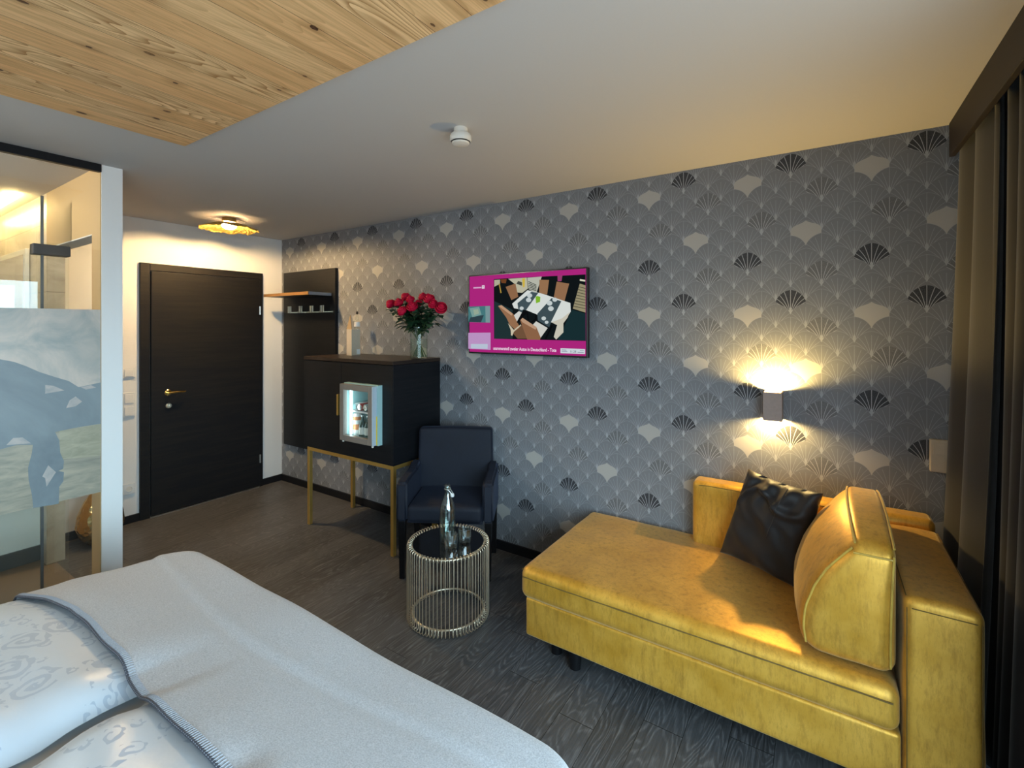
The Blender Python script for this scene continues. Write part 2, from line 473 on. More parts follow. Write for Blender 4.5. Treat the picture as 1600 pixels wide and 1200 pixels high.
def damask():
    t = NT('damask_satin'); M = t.M
    p = t.pos((6.2, 6.2, 0))
    jit = t.n('ShaderNodeVectorMath', operation='ADD'); t.put(jit.inputs[0], p)
    nz_ = t.n('ShaderNodeTexNoise'); t.put(nz_.inputs['Vector'], p); nz_.inputs['Scale'].default_value = 2.2
    sc_ = t.n('ShaderNodeVectorMath', operation='SCALE'); t.put(sc_.inputs[0], nz_.outputs['Color']); sc_.inputs['Scale'].default_value = .35
    t.put(jit.inputs[1], sc_.outputs[0])
    def scroll(scale, turns, lim, wlo):
        v = t.n('ShaderNodeVectorMath', operation='SCALE'); t.put(v.inputs[0], jit.outputs[0]); v.inputs['Scale'].default_value = scale
        vo = t.n('ShaderNodeTexVoronoi'); t.put(vo.inputs['Vector'], v.outputs[0]); vo.inputs['Scale'].default_value = 1.0; vo.inputs['Randomness'].default_value = .75
        df = t.n('ShaderNodeVectorMath', operation='SUBTRACT'); t.put(df.inputs[0], v.outputs[0]); t.put(df.inputs[1], vo.outputs['Position'])
        sx = t.n('ShaderNodeSeparateXYZ'); t.put(sx.inputs[0], df.outputs[0])
        ang = M('DIVIDE', M('ARCTAN2', sx.outputs[1], sx.outputs[0]), 2 * math.pi)
        d = vo.outputs['Distance']
        sp = M('FRACT', M('ADD', M('SUBTRACT', M('MULTIPLY', d, turns), ang), 2.0))
        frill = M('MULTIPLY', M('SINE', M('MULTIPLY', ang, 44.0)), .05)
        return M('MULTIPLY', M('MULTIPLY', M('GREATER_THAN', sp, wlo), M('LESS_THAN', sp, .92)), M('LESS_THAN', M('ADD', d, frill), lim))
    pat = M('MAXIMUM', scroll(1.0, 5.5, .40, .45), scroll(2.3, 3.0, .36, .55))
    pat = M('MULTIPLY', pat, M('GREATER_THAN', t.noise(p, .55, 2), .47))
    c = t.mix(M('MULTIPLY', pat, .75), (.52, .57, .64, 1), (.34, .40, .50, 1))
    return t.pbr(c, M('ADD', .36, M('MULTIPLY', pat, .25)), 0, t.bump(t.noise(p, 5, 3), .10, .01), Sheen_Weight=.2, Specular_IOR_Level=.5)

def black_wood(name, base, alt, grain_scale, rough=.42):
    t = NT(name); M = t.M
    n = t.noise(t.pos(grain_scale), 1.0, 5, .7, .2)
    c = t.mix(M('MULTIPLY', M('SUBTRACT', n, .42, None, True), 4, None, True), base, alt)
    return t.pbr(c, rough, 0, t.bump(n, .22, .002), Specular_IOR_Level=.22)

def marble():
    t = NT('beige_stone_tiles'); M = t.M
    sep = t.n('ShaderNodeSeparateXYZ'); t.t.links.new(t.n('ShaderNodeNewGeometry').outputs['Position'], sep.inputs[0])
    n = t.noise(t.pos((1, 1, 1.4)), 2.6, 6, .62, 1.2)
    c = t.ramp(n, [(.3, (.40, .33, .25, 1)), (.52, (.56, .48, .38, 1)), (.7, (.66, .60, .50, 1))])
    zf = M('FRACT', M('DIVIDE', sep.outputs[2], .45)); xf = M('FRACT', M('DIVIDE', sep.outputs[0], .9))
    j = M('MAXIMUM', M('LESS_THAN', zf, .01), M('LESS_THAN', xf, .005))
    c = t.mix(j, c, (.25, .2, .15, 1))
    return t.pbr(c, .28, 0, None)

def curtain_cloth(name, col):
    t = NT(name); M = t.M
    n = t.noise(t.pos((120, 120, 500)), 2.0, 2, .6)
    c = t.mix(n, tuple(v * .75 for v in col[:3]) + (1,), tuple(v * 1.25 for v in col[:3]) + (1,))
    return t.pbr(c, .8, 0, t.bump(n, .2, .002), Sheen_Weight=.25, Specular_IOR_Level=.2)

def crinkle_gold(name, col=(.80, .52, .14, 1), scale=26, rough=.22, bump=1.0, dist=.02):
    t = NT(name)
    vo = t.n('ShaderNodeTexVoronoi'); t.put(vo.inputs['Vector'], t.pos()); vo.inputs['Scale'].default_value = scale
    return t.pbr(col, rough, 1.0, t.bump(vo.outputs['Distance'], bump, dist))

m_wallpaper = wallpaper()
m_floor = plank_floor()
m_boards = knotty_wood()
m_white = plain('white_wall_paint', (.70, .70, .70), .7, bump=.05, bscale=140, vary=.02)
m_post = plain('pale_post_paint', (.80, .80, .80), .55, vary=.01)
m_ceil = plain('ceiling_paint', (.535, .515, .505), .75, bump=.04, bscale=160, vary=.02)
m_tan = plain('warm_beige_wall_paint', (.50, .34, .17), .6, vary=.03)
m_black_board = plain('black_lacquered_board', (.010, .010, .012), .4, vary=.2, Specular_IOR_Level=.2)
m_doorwood = black_wood('black_stained_oak', (.006, .006, .008, 1), (.012, .011, .010, 1), (1, 2.2, 38), .5)
m_cabwood = black_wood('black_cabinet_board', (.005, .006, .008, 1), (.009, .009, .011, 1), (3, 3, 60), .42)
m_gold = plain('brushed_gold_paint', (.62, .38, .10), .34, .75, vary=.08, bscale=30)
m_brass = plain('polished_brass', (.85, .58, .20), .18, 1.0, vary=.03)
m_champagne = plain('champagne_steel_wire', (.72, .62, .48), .32, .9, vary=.04)
m_steel = plain('brushed_steel', (.60, .60, .58), .28, 1.0, vary=.05)
m_chrome = plain('chrome', (.8, .8, .8), .1, 1.0, vary=.01)
m_nickel = plain('matt_nickel', (.62, .60, .50), .38, .8, vary=.03)
m_goldvelvet = velvet('gold_velvet', (.28, .125, .012, 1), (.58, .285, .022, 1), (.82, .47, .085, 1), .55, (1.0, .86, .56, 1), .42, spec=.45, wear=1.15, metal=.5)
m_piping = velvet('gold_piping', (.20, .11, .012, 1), (.40, .24, .03, 1), (.55, .36, .06, 1), .5, (1, .9, .6, 1), .5)
m_seam = plain('dark_stitching', (.13, .075, .010), .7)
m_navyvelvet = velvet('midnight_velvet', (.004, .005, .010, 1), (.007, .009, .017, 1), (.011, .015, .027, 1), .10, (.35, .45, .75, 1), .65, (5, 5, 5), .25)
m_satin_black = velvet('black_satin', (.006, .006, .008, 1), (.010, .010, .013, 1), (.018, .016, .018, 1), .25, (.9, .70, .5, 1), .52, (2, 2, 2), .35, .3)
m_blackleg = plain('black_leg_lacquer', (.006, .006, .007), .3, Specular_IOR_Level=.2)
m_wool = wool()
m_stitch = plain('charcoal_blanket_stitch', (.05, .055, .075), .9)
m_stitch2 = plain('pale_blanket_stitch', (.34, .355, .40), .9)
m_damask = damask()
m_sheet = plain('white_bed_sheet', (.62, .65, .68), .75, vary=.03, bscale=8)
m_glass = thin_glass('partition_glass')
m_showerglass = thin_glass('shower_glass', (.97, .99, .98, 1))
m_bottle = thin_glass('bottle_glass', (.90, .96, .95, 1), .02, 2.0)
m_tumbler = thin_glass('cut_tumbler_glass', (.93, .97, .97, 1), .05, 2.9)
m_vase = thin_glass('vase_glass', (.95, .98, .97, 1), 0.0, 1.5)
m_water = thin_glass('vase_water', (.93, .97, .93, 1), 0.0, 1.33)
m_tabletop = plain('black_mirror_glass', (.006, .007, .008), .02, vary=.0, Specular_IOR_Level=.9, Coat_Weight=.6, Coat_Roughness=.01)
m_marble = marble()
m_bathfloor = plain('taupe_floor_tile', (.16, .12, .09), .35, vary=.25, bscale=3)
m_greytile = plain('grey_tile_skirting', (.10, .115, .125), .4, vary=.25, bscale=8)
m_enamel = plain('white_glazed_ceramic', (.82, .88, .88), .25, vary=.02, bscale=2)
m_curtain_dark = curtain_cloth('charcoal_curtain', (.014, .012, .012))
m_curtain_grey = curtain_cloth('taupe_curtain', (.030, .028, .027))
m_valance = plain('brown_black_valance', (.012, .007, .007), .6, vary=.15)
m_plastic = plain('white_plastic', (.70, .66, .60), .4, vary=.02)
m_darkgap = plain('dark_slot', (.01, .008, .007), .8)
m_paper = plain('beige_card', (.50, .42, .32), .75, vary=.05)
m_paper_white = plain('white_card', (.68, .68, .68), .7)
m_leather = plain('taupe_lamp_leather', (.30, .235, .215), .55, bump=.15, bscale=70, vary=.12)
m_tvbezel = plain('black_tv_bezel', (.008, .008, .009), .25)
m_winframe = plain('anthracite_window_frame', (.05, .05, .055), .5)

# ================================================================== THE ROOM
XD, YW, H = -4.63, 2.755, 2.45       # door wall, wallpaper wall, ceiling height
XW = 0.86                            # window wall
YB = -3.3                            # wall behind the bed head
XB = -5.85                           # bathroom end wall
PX = -3.27                           # glass partition plane
T_ = .12

struct('floor', B(PX - .02, XW + .1, YB - .1, YW + .1, -.1, 0), m_floor)
struct('floor_hall', B(XD - .12, PX - .02, .97, YW + .1, -.1, 0), m_floor)
struct('floor_bathroom', B(XB, PX - .02, YB - .1, .97, -.1, 0.0), m_bathfloor)
struct('wall_back', B(XD - T_, XW + .3, YW, YW + T_, 0, H + .1), m_wallpaper)
struct('wall_door', B(XD - T_, XD, .97, YW, 0, H + .1), m_white)
struct('ceiling', B(XB - .1, XW + .3, YB - .1, YW + .1, H, H + .1), m_ceil)
struct('wall_rear', B(XB - .1, XW + .3, YB - T_, YB, 0, H), m_white)
wp = bmesh.new()
box(wp, WIN_X, WIN_X + .2, YB, WIN_Y0, 0, H); box(wp, WIN_X, WIN_X + .2, WIN_Y1, YW, 0, H)
box(wp, WIN_X, WIN_X + .2, WIN_Y0, WIN_Y1, WIN_Z1, H); box(wp, WIN_X, WIN_X + .2, WIN_Y0, WIN_Y1, 0, WIN_Z0)
struct('wall_window', wp, m_white)
wf = bmesh.new()
for y in (WIN_Y0, -1.35, .3, WIN_Y1 - .06): box(wf, WIN_X + .08, WIN_X + .14, y, y + .06, WIN_Z0, WIN_Z1)
box(wf, WIN_X + .08, WIN_X + .14, WIN_Y0, WIN_Y1, WIN_Z0, WIN_Z0 + .06); box(wf, WIN_X + .08, WIN_X + .14, WIN_Y0, WIN_Y1, WIN_Z1 - .06, WIN_Z1)
struct('window_1', wf, m_winframe)

# wooden panel under the ceiling
struct('trim_wood_panel', B(-2.545, -.30, -2.9, 1.03, H - .014, H + .01, ), m_boards)
# skirting
bb = .062
struct('baseboard_back', B(XD + .012, .60, YW - .014, YW, 0, bb), m_black_board)
bd = bmesh.new(); box(bd, XD, XD + .014, 2.548, YW, 0, bb); box(bd, XD, XD + .014, 1.02, 1.542, 0, bb)
struct('baseboard_door', bd, m_black_board)

# ---- entrance door
fr = bmesh.new()
box(fr, XD, XD + .022, 1.543, 1.612, 0, 2.09, .003); box(fr, XD, XD + .022, 2.512, 2.547, 0, 2.09, .003); box(fr, XD, XD + .022, 1.612, 2.512, 2.03, 2.09, .003)
frame = struct('trim_door_frame', fr, m_doorwood)
door = struct('door_1', B(XD + .001, XD + .030, 1.618, 2.511, .012, 2.027, .003), m_doorwood)
dh = bmesh.new()
hy, hz = 1.735, 1.015
lathe(dh, [(0, 0), (.024, 0), (.026, .004), (.02, .009), (0, .009)], 24, mat=T(XD + .030, hy, hz) @ RY(R(90)))
tube(dh, [(XD + .036, hy, hz), (XD + .07, hy, hz), (XD + .08, hy + .012, hz + .002), (XD + .08, hy + .05, hz + .004), (XD + .078, hy + .09, hz), (XD + .074, hy + .115, hz + .001)], [.009, .009, .010, .008, .007, .006], 10)
obj('door_handle', dh, m_brass, door, True)
lk = bmesh.new()
lathe(lk, [(0, 0), (.022, 0), (.022, .010), (.016, .016), (0, .016)], 24, mat=T(XD + .030, 1.739, .905) @ RY(R(90)))
box(lk, XD + .044, XD + .052, 1.736, 1.742, .893, .917, .001)
obj('thumb_turn_lock', lk, m_nickel, door, True)
for z in (1.725, .276):
    hb = bmesh.new(); tube(hb, [(XD + .032, 2.513, z - .04), (XD + .032, 2.513, z + .04)], .008, 10)
    obj('hinge', hb, m_steel, door, True)
struct('trim_threshold', B(XD + .0, XD + .034, 1.61, 2.51, 0, .010), m_steel)

# ---- switches and sockets on the door wall
def plate(name, y, z, w, h, label, cat, group, kind):
    t = thing(name, (XD, y, z), label, cat, group)
    obj('cover_plate', B(XD, XD + .010, y - w / 2, y + w / 2, z - h / 2, z + h / 2, .003), m_paper_white, t)
    if kind == 'socket':
        s = bmesh.new(); lathe(s, [(.0, .0), (.020, .0), (.021, .004), (.0185, .004), (.0175, .0015), (0, .0015)], 20, mat=T(XD + .010, y, z) @ RY(R(90)))
        obj('socket_insert', s, m_plastic, t, True)
    else:
        n = 2 if h > .1 else 1
        for i in range(n):
            zz = z + (i - (n - 1) / 2) * (h / n)
            obj('rocker', B(XD + .010, XD + .015, y - w * .36, y + w * .36, zz - h / n * .36, zz + h / n * .36, .002), m_paper_white, t)
    return t
plate('light_switch', 1.475, 1.20, .082, .082, 'small white single light switch left of the black door, the upper one', 'light switch', None, 'switch')
plate('light_switch', 1.475, .945, .082, .20, 'tall white double light switch left of the black door, below the small one', 'light switch', None, 'switch')
plate('power_socket', 1.475, .275, .082, .082, 'white round power socket low on the wall left of the black door', 'socket', None, 'socket')
t = thing('wall_controller', (.43, YW, 1.01), 'pale plastic control box on the wallpaper beside the curtain edge', 'control box')
obj('housing', B(.392, .462, YW - .028, YW, .942, 1.083, .004), m_paper, t)
obj('control_button', B(.402, .452, YW - .031, YW - .028, 1.02, 1.07, .001), m_paper, t)

# ================================================================== PARTITION AND BATHROOM
struct('wall_post', B(-3.41, -3.262, .92, 1.012, 0, H), m_post)
struct('trim_post_side', B(-3.40, -3.268, .9165, .92, 0, H), m_tan)
wh = bmesh.new(); box(wh, -4.27, -3.41, .92, 1.012, 2.09, H)
struct('wall_bathroom_header', wh, m_tan)
struct('wall_bathroom_side', B(XB, -4.27, .92, 1.012, 0, H), m_marble)
struct('trim_header_soffit', B(-4.27, -3.41, .92, 1.012, 2.084, 2.09), m_white)
struct('wall_bathroom_end', B(XB - .1, XB, YB, 1.012, 0, H), m_marble)
struct('wall_partition_rear', B(-3.30, -3.24, YB, -1.6, 0, H), m_white)
# low white wall with grey tile skirting
struct('wall_low_white', B(-4.50, -4.42, -.6, .92, 0, 1.15), m_enamel)
struct('baseboard_bathroom', B(-4.42, -4.405, -.6, .92, 0, .10), m_greytile)

gp = thing('glass_partition', (PX, -.34, 0), 'floor to ceiling glass bathroom partition with a frosted picture band left of the white post', 'glass partition')
obj('glass_pane', B(PX - .005, PX + .005, -1.6, .918, .004, H - .05), m_glass, gp)
obj('top_rail', B(PX - .015, PX + .017, -1.6, .918, H - .042, H, .002), m_black_board, gp)
# frosted film: a printed picture
def film_mat(name, c1, c2, scale=6, stretch=(1, 1, 1)):
    t = NT(name)
    n = t.noise(t.pos(stretch), scale, 5, .62, .8)
    c = t.ramp(n, [(.32, c1), (.66, c2)])
    d = t.n('ShaderNodeBsdfPrincipled'); t.put(d.inputs['Base Color'], c); d.inputs['Roughness'].default_value = .32
    tl = t.n('ShaderNodeBsdfTranslucent'); t.put(tl.inputs[0], c)
    mx = t.n('ShaderNodeMixShader'); mx.inputs[0].default_value = .25
    t.t.links.new(d.outputs[0], mx.inputs[1]); t.t.links.new(tl.outputs[0], mx.inputs[2])
    t.t.links.new(mx.outputs[0], t.out.inputs[0]); return t.m
def film_poly(pts, off):
    b = bmesh.new()
    prism(b, [tuple(at(x / 3.75, 480 + y / 3.75, 0, PX)[1:]) for x, y in pts], PX + off, PX + off + .0004, 0)
    return b
m_f_sky = film_mat('film_hazy_sky', srgb(176, 182, 180), srgb(226, 214, 204), 5)
m_f_water = film_mat('film_water', srgb(156, 154, 142), srgb(200, 190, 170), 5, (1, 1, 5))
m_f_shape = film_mat('film_blue_shape', srgb(128, 140, 148), srgb(156, 168, 174), 2)
m_f_sand = film_mat('film_sand', srgb(170, 166, 144), srgb(198, 192, 168), 9, (1, 1, 3))
m_f_pink = film_mat('film_pale_patch', srgb(180, 180, 180), srgb(214, 204, 198), 12)
film = obj('frosted_film', B(PX + .0052, PX + .0062, -1.6, .916, .68, 1.665), m_f_sky, gp)
def band(z0, z1, off, m, nm):
    obj(nm, B(PX + off, PX + off + .0004, -1.6, .916, z0, z1), m, film)
band(.68, 1.06, .0064, m_f_water, 'printed_water')
sil = [(-390, 640), (-370, 500), (-300, 390), (-190, 325), (-90, 300), (0, 305), (80, 320), (150, 345), (230, 380), (330, 412), (400, 432), (458, 468), (520, 455), (588, 440),
       (588, 682), (440, 705), (320, 730), (345, 780), (350, 850), (372, 900), (368, 945), (340, 958), (372, 965), (368, 1020), (345, 1050), (342, 1150),
       (192, 1175), (185, 1100), (165, 1010), (162, 940), (185, 850), (190, 805), (100, 805), (0, 832), (-110, 838), (-150, 1000), (-160, 1170), (-290, 1170), (-300, 1000), (-320, 850), (-370, 760)]
obj('printed_dark_shape', film_poly(sil, .0070), m_f_shape, film)
obj('printed_sand_bank', film_poly([(345, 725), (588, 684), (588, 870), (365, 890), (352, 850), (348, 790)], .0068), m_f_sand, film)
for pts in ([(262, 455), (310, 460), (375, 487), (262, 506)], [(35, 806), (75, 765), (130, 762), (180, 797)], [(245, 990), (280, 925), (325, 965), (270, 1050), (262, 1000)],
            [(385, 590), (405, 545), (440, 522), (478, 552), (440, 580)], [(470, 468), (530, 456), (560, 470), (500, 482)]):
    obj('printed_pale_patch', film_poly(pts, .0076), m_f_pink, film)

# shower glass, hinge, tiled niche light, mirror
sp = thing('shower_screen', (-3.75, .2, 0), 'clear shower screen with dark edge and black hinge behind the glass partition', 'shower screen')
obj('shower_pane', B(-3.754, -3.746, -.9, .783, .02, 2.325), m_showerglass, sp)
obj('edge_strip', B(-3.757, -3.743, .783, .795, .02, 2.325), m_greytile, sp)
obj('door_pane', B(-3.753, -3.747, .798, .905, .02, 2.06), m_showerglass, sp)
hg = obj('pane_hinge', B(-3.785, -3.715, .745, .905, 1.985, 2.045, .003), m_winframe, sp)
led = obj('ceiling_light_strip', B(XB + .15, -4.40, .785, .815, H - .035, H - .02), glow('warm_strip_light', (1.0, .72, .28, 1), 60)); tag(led, 'warm linear ceiling light over the shower, seen through the glass', 'strip light')
mr = thing('bathroom_mirror', (-4.7, .91, 1.9), 'framed bathroom mirror with pale light line on the beige tiled wall', 'mirror')
obj('mirror_frame', B(-5.5, -4.66, .895, .918, 1.35, 2.12, .003), m_plastic, mr)
obj('mirror_glass', B(-5.46, -4.70, .892, .895, 1.39, 2.08), m_chrome, mr)
# gold floor sculpture seen through the doorway
gv = thing('gold_floor_vase', (-4.42, 1.24, 0), 'hammered gold floor vase on the hall floor, seen below the frosted band', 'vase')
g = bmesh.new()
lathe(g, [(0, 0), (.07, 0), (.115, .05), (.14, .13), (.13, .21), (.095, .30), (.05, .38), (.035, .44), (.045, .48), (.04, .48), (.03, .44), (0, .42)], 40, (-4.42, 1.24, 0))
obj('vase_body', g, crinkle_gold('hammered_gold', (.85, .62, .30, 1), 34, .25, .8, .01), gv, True, angle=180)

# the strip is the bathroom lamp; an added point light helps it
def point(name, loc, power, col, size=.04, parent=None):
    l = bpy.data.lights.new(name, 'POINT'); l.energy = power; l.color = col; l.shadow_soft_size = size
    o = bpy.data.objects.new(name, l); o.location = loc; C.objects.link(o); return o
def spot(name, loc, power, col, angle, blend, rot=(0, 0, 0), size=.02):
    l = bpy.data.lights.new(name, 'SPOT'); l.energy = power; l.color = col; l.spot_size = R(angle); l.spot_blend = blend; l.shadow_soft_size = size
    o = bpy.data.objects.new(name, l); o.location = loc; o.rotation_euler = rot; C.objects.link(o); return o
WARM = (1.0, .68, .34)
point('bathroom_added_fill', (-3.60, -.2, 2.38), 64, (1.0, .92, .78), .05)  # added fill without a fitting, brightens the low white wall and the tiles

# ================================================================== CURTAINS, VALANCE
struct('trim_valance', B(.455, .475, -2.9, 2.735, 2.305, H, .002), m_valance)
tr = bmesh.new()
box(tr, .53, .60, -2.9, 2.72, H - .018, H); box(tr, .64, .71, -2.9, 2.72, H - .018, H)
o = obj('curtain_track', tr, m_plastic); tag(o, 'pale double curtain track behind the dark valance', 'curtain track')
def curtain(name, x0, y0, y1, z0, z1, folds, amp, mat, label, lean=0.0, seed=1, thick=.003):
    b = bmesh.new(); nu, nv = folds * 14, 26
    rnd = random.Random(seed); ph = [rnd.uniform(-.5, .5) for _ in range(folds + 2)]; am = [rnd.uniform(.7, 1.25) for _ in range(folds + 2)]
    g = []
    for j in range(nv + 1):
        v = j / nv; z = z0 + (z1 - z0) * v; row = []
        for i in range(nu + 1):
            u = i / nu; k = u * folds; a = 2 * math.pi * k + ph[int(k)] * (1 - abs(2 * (k % 1) - 1)) * .8
            w = amp * am[int(k)] * (1.0 - .45 * v)
            x = x0 + w * math.sin(a) + lean * (1 - v) ** 1.3 + .006 * math.sin(3 * v + k)
            y = y0 + (y1 - y0) * u + .012 * math.cos(a * 1.0 + .7) + (.03 * (1 - v) * (u - .5))
            row.append(b.verts.new((x, y, z)))
        g.append(row)
    for j in range(nv):
        for i in range(nu): b.faces.new((g[j][i], g[j][i + 1], g[j + 1][i + 1], g[j + 1][i]))
    bmesh.ops.recalc_face_normals(b, faces=b.faces)
    o = obj(name, b, mat, None, True, angle=180)
    md = o.modifiers.new('thickness', 'SOLIDIFY'); md.thickness = thick
    o['label'] = label; o['category'] = 'curtain'
    return o
curtain('curtain', .505, 2.26, 2.715, .02, 2.40, 2, .036, m_curtain_grey, 'taupe curtain panel gathered next to the wallpaper wall', -.075, 11)
curtain('curtain', .535, 1.45, 2.36, .02, 2.40, 8, .040, m_curtain_dark, 'charcoal curtain panel at the right picture edge, nearer than the taupe one', -.03, 5)

# ================================================================== CEILING LAMP, DETECTOR, WALL LAMP
LX, LY = -4.02, 1.945
cl = thing('ceiling_lamp', (LX, LY, H), 'round ceiling lamp with crinkled gold leaf disc above the door area', 'ceiling lamp')
g = bmesh.new(); lathe(g, [(0, 0), (.05, 0), (.05, -.035), (0, -.035)], 28, (LX, LY, H)); obj('lamp_canopy', g, m_brass, cl, True)
g = bmesh.new(); nr, ns = 14, 72; rings = []
rnd = random.Random(4)
for i in range(nr + 1):
    q = i / nr; r = .045 + .165 * q; rings.append([])
    for k in range(ns):
        a = 2 * math.pi * k / ns
        z = 2.408 - .052 * q ** 1.3 + rnd.uniform(-.006, .006) * q + .004 * math.sin(9 * a) * q
        rr = r * (1 + .02 * math.sin(7 * a) * q + rnd.uniform(-.01, .01) * q)
        rings[-1].append(g.verts.new((LX + rr * math.cos(a), LY + rr * math.sin(a), z)))
for i in range(nr):
    for k in range(ns): g.faces.new((rings[i][k], rings[i][(k + 1) % ns], rings[i + 1][(k + 1) % ns], rings[i + 1][k]))
d = obj('gold_disc', g, crinkle_gold('gold_leaf', (1.0, .72, .20, 1), 40, .42, .6, .01), cl, False)
md = d.modifiers.new('thickness', 'SOLIDIFY'); md.thickness = .002
g = bmesh.new(); lathe(g, [(0, -.030), (.028, -.026), (.048, -.012), (.052, 0), (.045, .010), (.03, .013), (0, .013)], 32, (LX, LY, 2.388))
obj('light_bowl', g, glow('lamp_bowl_glow', (1.0, .66, .30, 1), 1150), cl, True)
point('ceiling_lamp_uplight', (LX, LY, 2.412), .6, WARM, .01)

sd = thing('smoke_detector', (-1.335, 1.635, H), 'white round smoke detector on the ceiling', 'smoke detector')
DX, DY = -1.335, 1.62
g = bmesh.new(); lathe(g, [(0, 0), (.030, 0), (.031, -.010), (.029, -.022)], 40, (DX, DY, H)); lathe(g, [(.029, -.024), (.044, -.028), (.048, -.036), (.048, -.052), (.043, -.060)], 40, (DX, DY, H)); lathe(g, [(.040, -.064), (.036, -.070), (.022, -.074), (0, -.075)], 40, (DX, DY, H))
obj('detector_body', g, m_plastic, sd, True)
g = bmesh.new(); lathe(g, [(.026, -.018), (.0285, -.024), (.026, -.028)], 32, (DX, DY, H)); lathe(g, [(.036, -.056), (.041, -.061), (.036, -.066)], 32, (DX, DY, H))
obj('vent_slot', g, m_darkgap, sd, True)

SX0, SX1, SZ0, SZ1, SY0, SY1 = -.249, -.166, 1.108, 1.248, 2.655, 2.755
wl = thing('wall_lamp', (-.2075, YW, 1.18), 'taupe box wall lamp glowing up and down above the yellow sofa', 'wall lamp')
g = bmesh.new(); w = .005
box(g, SX0, SX1, SY0, SY0 + w, SZ0, SZ1, .0015); box(g, SX0, SX0 + w, SY0 + w, SY1 - w, SZ0, SZ1); box(g, SX1 - w, SX1, SY0 + w, SY1 - w, SZ0, SZ1); box(g, SX0, SX1, SY1 - w, SY1, SZ0, SZ1)
obj('lamp_shade', g, m_leather, wl)
obj('mount_block', B(SX0 + .02, SX1 - .02, SY0 + .03, SY1 - .005, 1.168, 1.188), m_steel, wl)
g = bmesh.new(); lathe(g, [(0, .006), (.02, .004), (.024, 0), (0, 0)], 20, (-.2075, 2.705, 1.222))
m_bulb = glow('wall_lamp_bulb', (1.0, .80, .45, 1), 30)
obj('bulb', g, m_bulb, wl, True)
g = bmesh.new(); lathe(g, [(0, -.006), (.02, -.004), (.024, 0), (0, 0)], 20, (-.2075, 2.705, 1.134)); obj('bulb', g, m_bulb, wl, True)
spot('wall_lamp_up', (-.2075, 2.705, 1.236), 38.0, (1.0, .67, .20), 175, .3, (R(180), 0, 0), .012)
spot('wall_lamp_down', (-.2075, 2.705, 1.120), 18.0, (1.0, .68, .24), 175, .3, (0, 0, 0), .012)

# ================================================================== TV
TVX0, TVX1, TVZ0, TVZ1, TVY = -2.150, -1.215, 1.378, 1.942, 2.70
tv = thing('television', (-1.69, YW, 1.66), 'flat television on the wallpaper showing a magenta information page', 'television')
obj('housing', B(TVX0, TVX1, TVY, TVY + .035, TVZ0, TVZ1, .003), m_tvbezel, tv)
obj('wall_bracket', B(-1.85, -1.5, TVY + .035, YW, 1.55, 1.8), m_tvbezel, tv)
def tvc(u, v): p = at(720 + u / 6.667, 400 + v / 6.667, 1, TVY); return (p.x, p.z)
EM = {}
def tvm(c, s=.95):
    if c not in EM: EM[c] = glow('screen_%02x%02x%02x' % c, srgb(*c), s)
    return EM[c]
layer = [0]
def tvpoly(name, pts, col, parent, rect=False):
    layer[0] += 1; y = TVY - .0006 - .00018 * layer[0]
    P = pts if rect else [tvc(*p) for p in pts]
    b = bmesh.new(); f = b.faces.new([b.verts.new((p[0], y, p[1])) for p in P])
    for ff in b.faces:
        ff.normal_update()
        if ff.normal.y > 0: ff.normal_flip()
    return obj(name, b, tvm(col), parent)
S0, S1, S2, S3 = TVX0 + .008, TVX1 - .010, TVZ0 + .012, TVZ1 - .009
scr = tvpoly('screen', [(S0, S2), (S1, S2), (S1, S3), (S0, S3)], (172, 38, 124), tv, True)
def q(pts, col, nm='picture_shape'): return tvpoly(nm, pts, col, scr)
q([(345, 240), (1300, 192), (1303, 885), (347, 862)], (16, 22, 24), 'dining_picture')
q([(350, 470), (540, 560), (540, 862), (348, 862)], (32, 50, 52))
q([(1160, 560), (1302, 600), (1302, 884), (1010, 876)], (24, 46, 50))
q([(350, 250), (410, 246), (410, 290), (350, 320)], (176, 172, 150))
q([(415, 243), (480, 240), (470, 285), (425, 280)], (110, 66, 36))
q([(495, 238), (690, 225), (700, 340), (640, 385), (590, 380), (560, 290)], (186, 184, 160))
q([(600, 260), (640, 275), (640, 310), (580, 290)], (70, 74, 66))
q([(695, 226), (845, 215), (790, 385), (705, 345)], (182, 184, 170))
for k in range(5): q([(705, 262 + k * 18), (790, 300 + k * 14), (790, 308 + k * 14), (705, 270 + k * 18)], (58, 66, 62))
q([(642, 235), (672, 232), (668, 318), (650, 330)], (206, 178, 70))
q([(470, 322), (572, 288), (602, 425), (530, 460)], (142, 104, 74))
q([(822, 248), (922, 250), (902, 402), (818, 388)], (150, 112, 80))
q([(1002, 268), (1132, 288), (1082, 474), (972, 430)], (146, 108, 78))
q([(1010, 205), (1062, 202), (1052, 262), (1012, 262)], (150, 62, 110))
q([(1242, 288), (1302, 306), (1302, 590), (1170, 548)], (150, 142, 112))
for k in range(8): q([(1236 - k * 8, 318 + k * 29), (1302, 336 + k * 30), (1302, 342 + k * 30), (1234 - k * 8, 324 + k * 29)], (56, 56, 46))
q([(1245, 240), (1300, 250), (1300, 268), (1243, 258)], (214, 212, 190))
q([(400, 290), (412, 290), (430, 385), (418, 388)], (170, 140, 60))
q([(540, 498), (700, 356), (860, 395), (1146, 490), (1150, 580), (1060, 720), (940, 690), (800, 610), (690, 565), (560, 545)], (214, 220, 216), 'picture_tablecloth')
q([(595, 492), (742, 372), (812, 386), (682, 568), (650, 600), (605, 565)], (66, 82, 88))
q([(802, 602), (952, 438), (1052, 472), (948, 682), (925, 742), (808, 672)], (62, 78, 84))
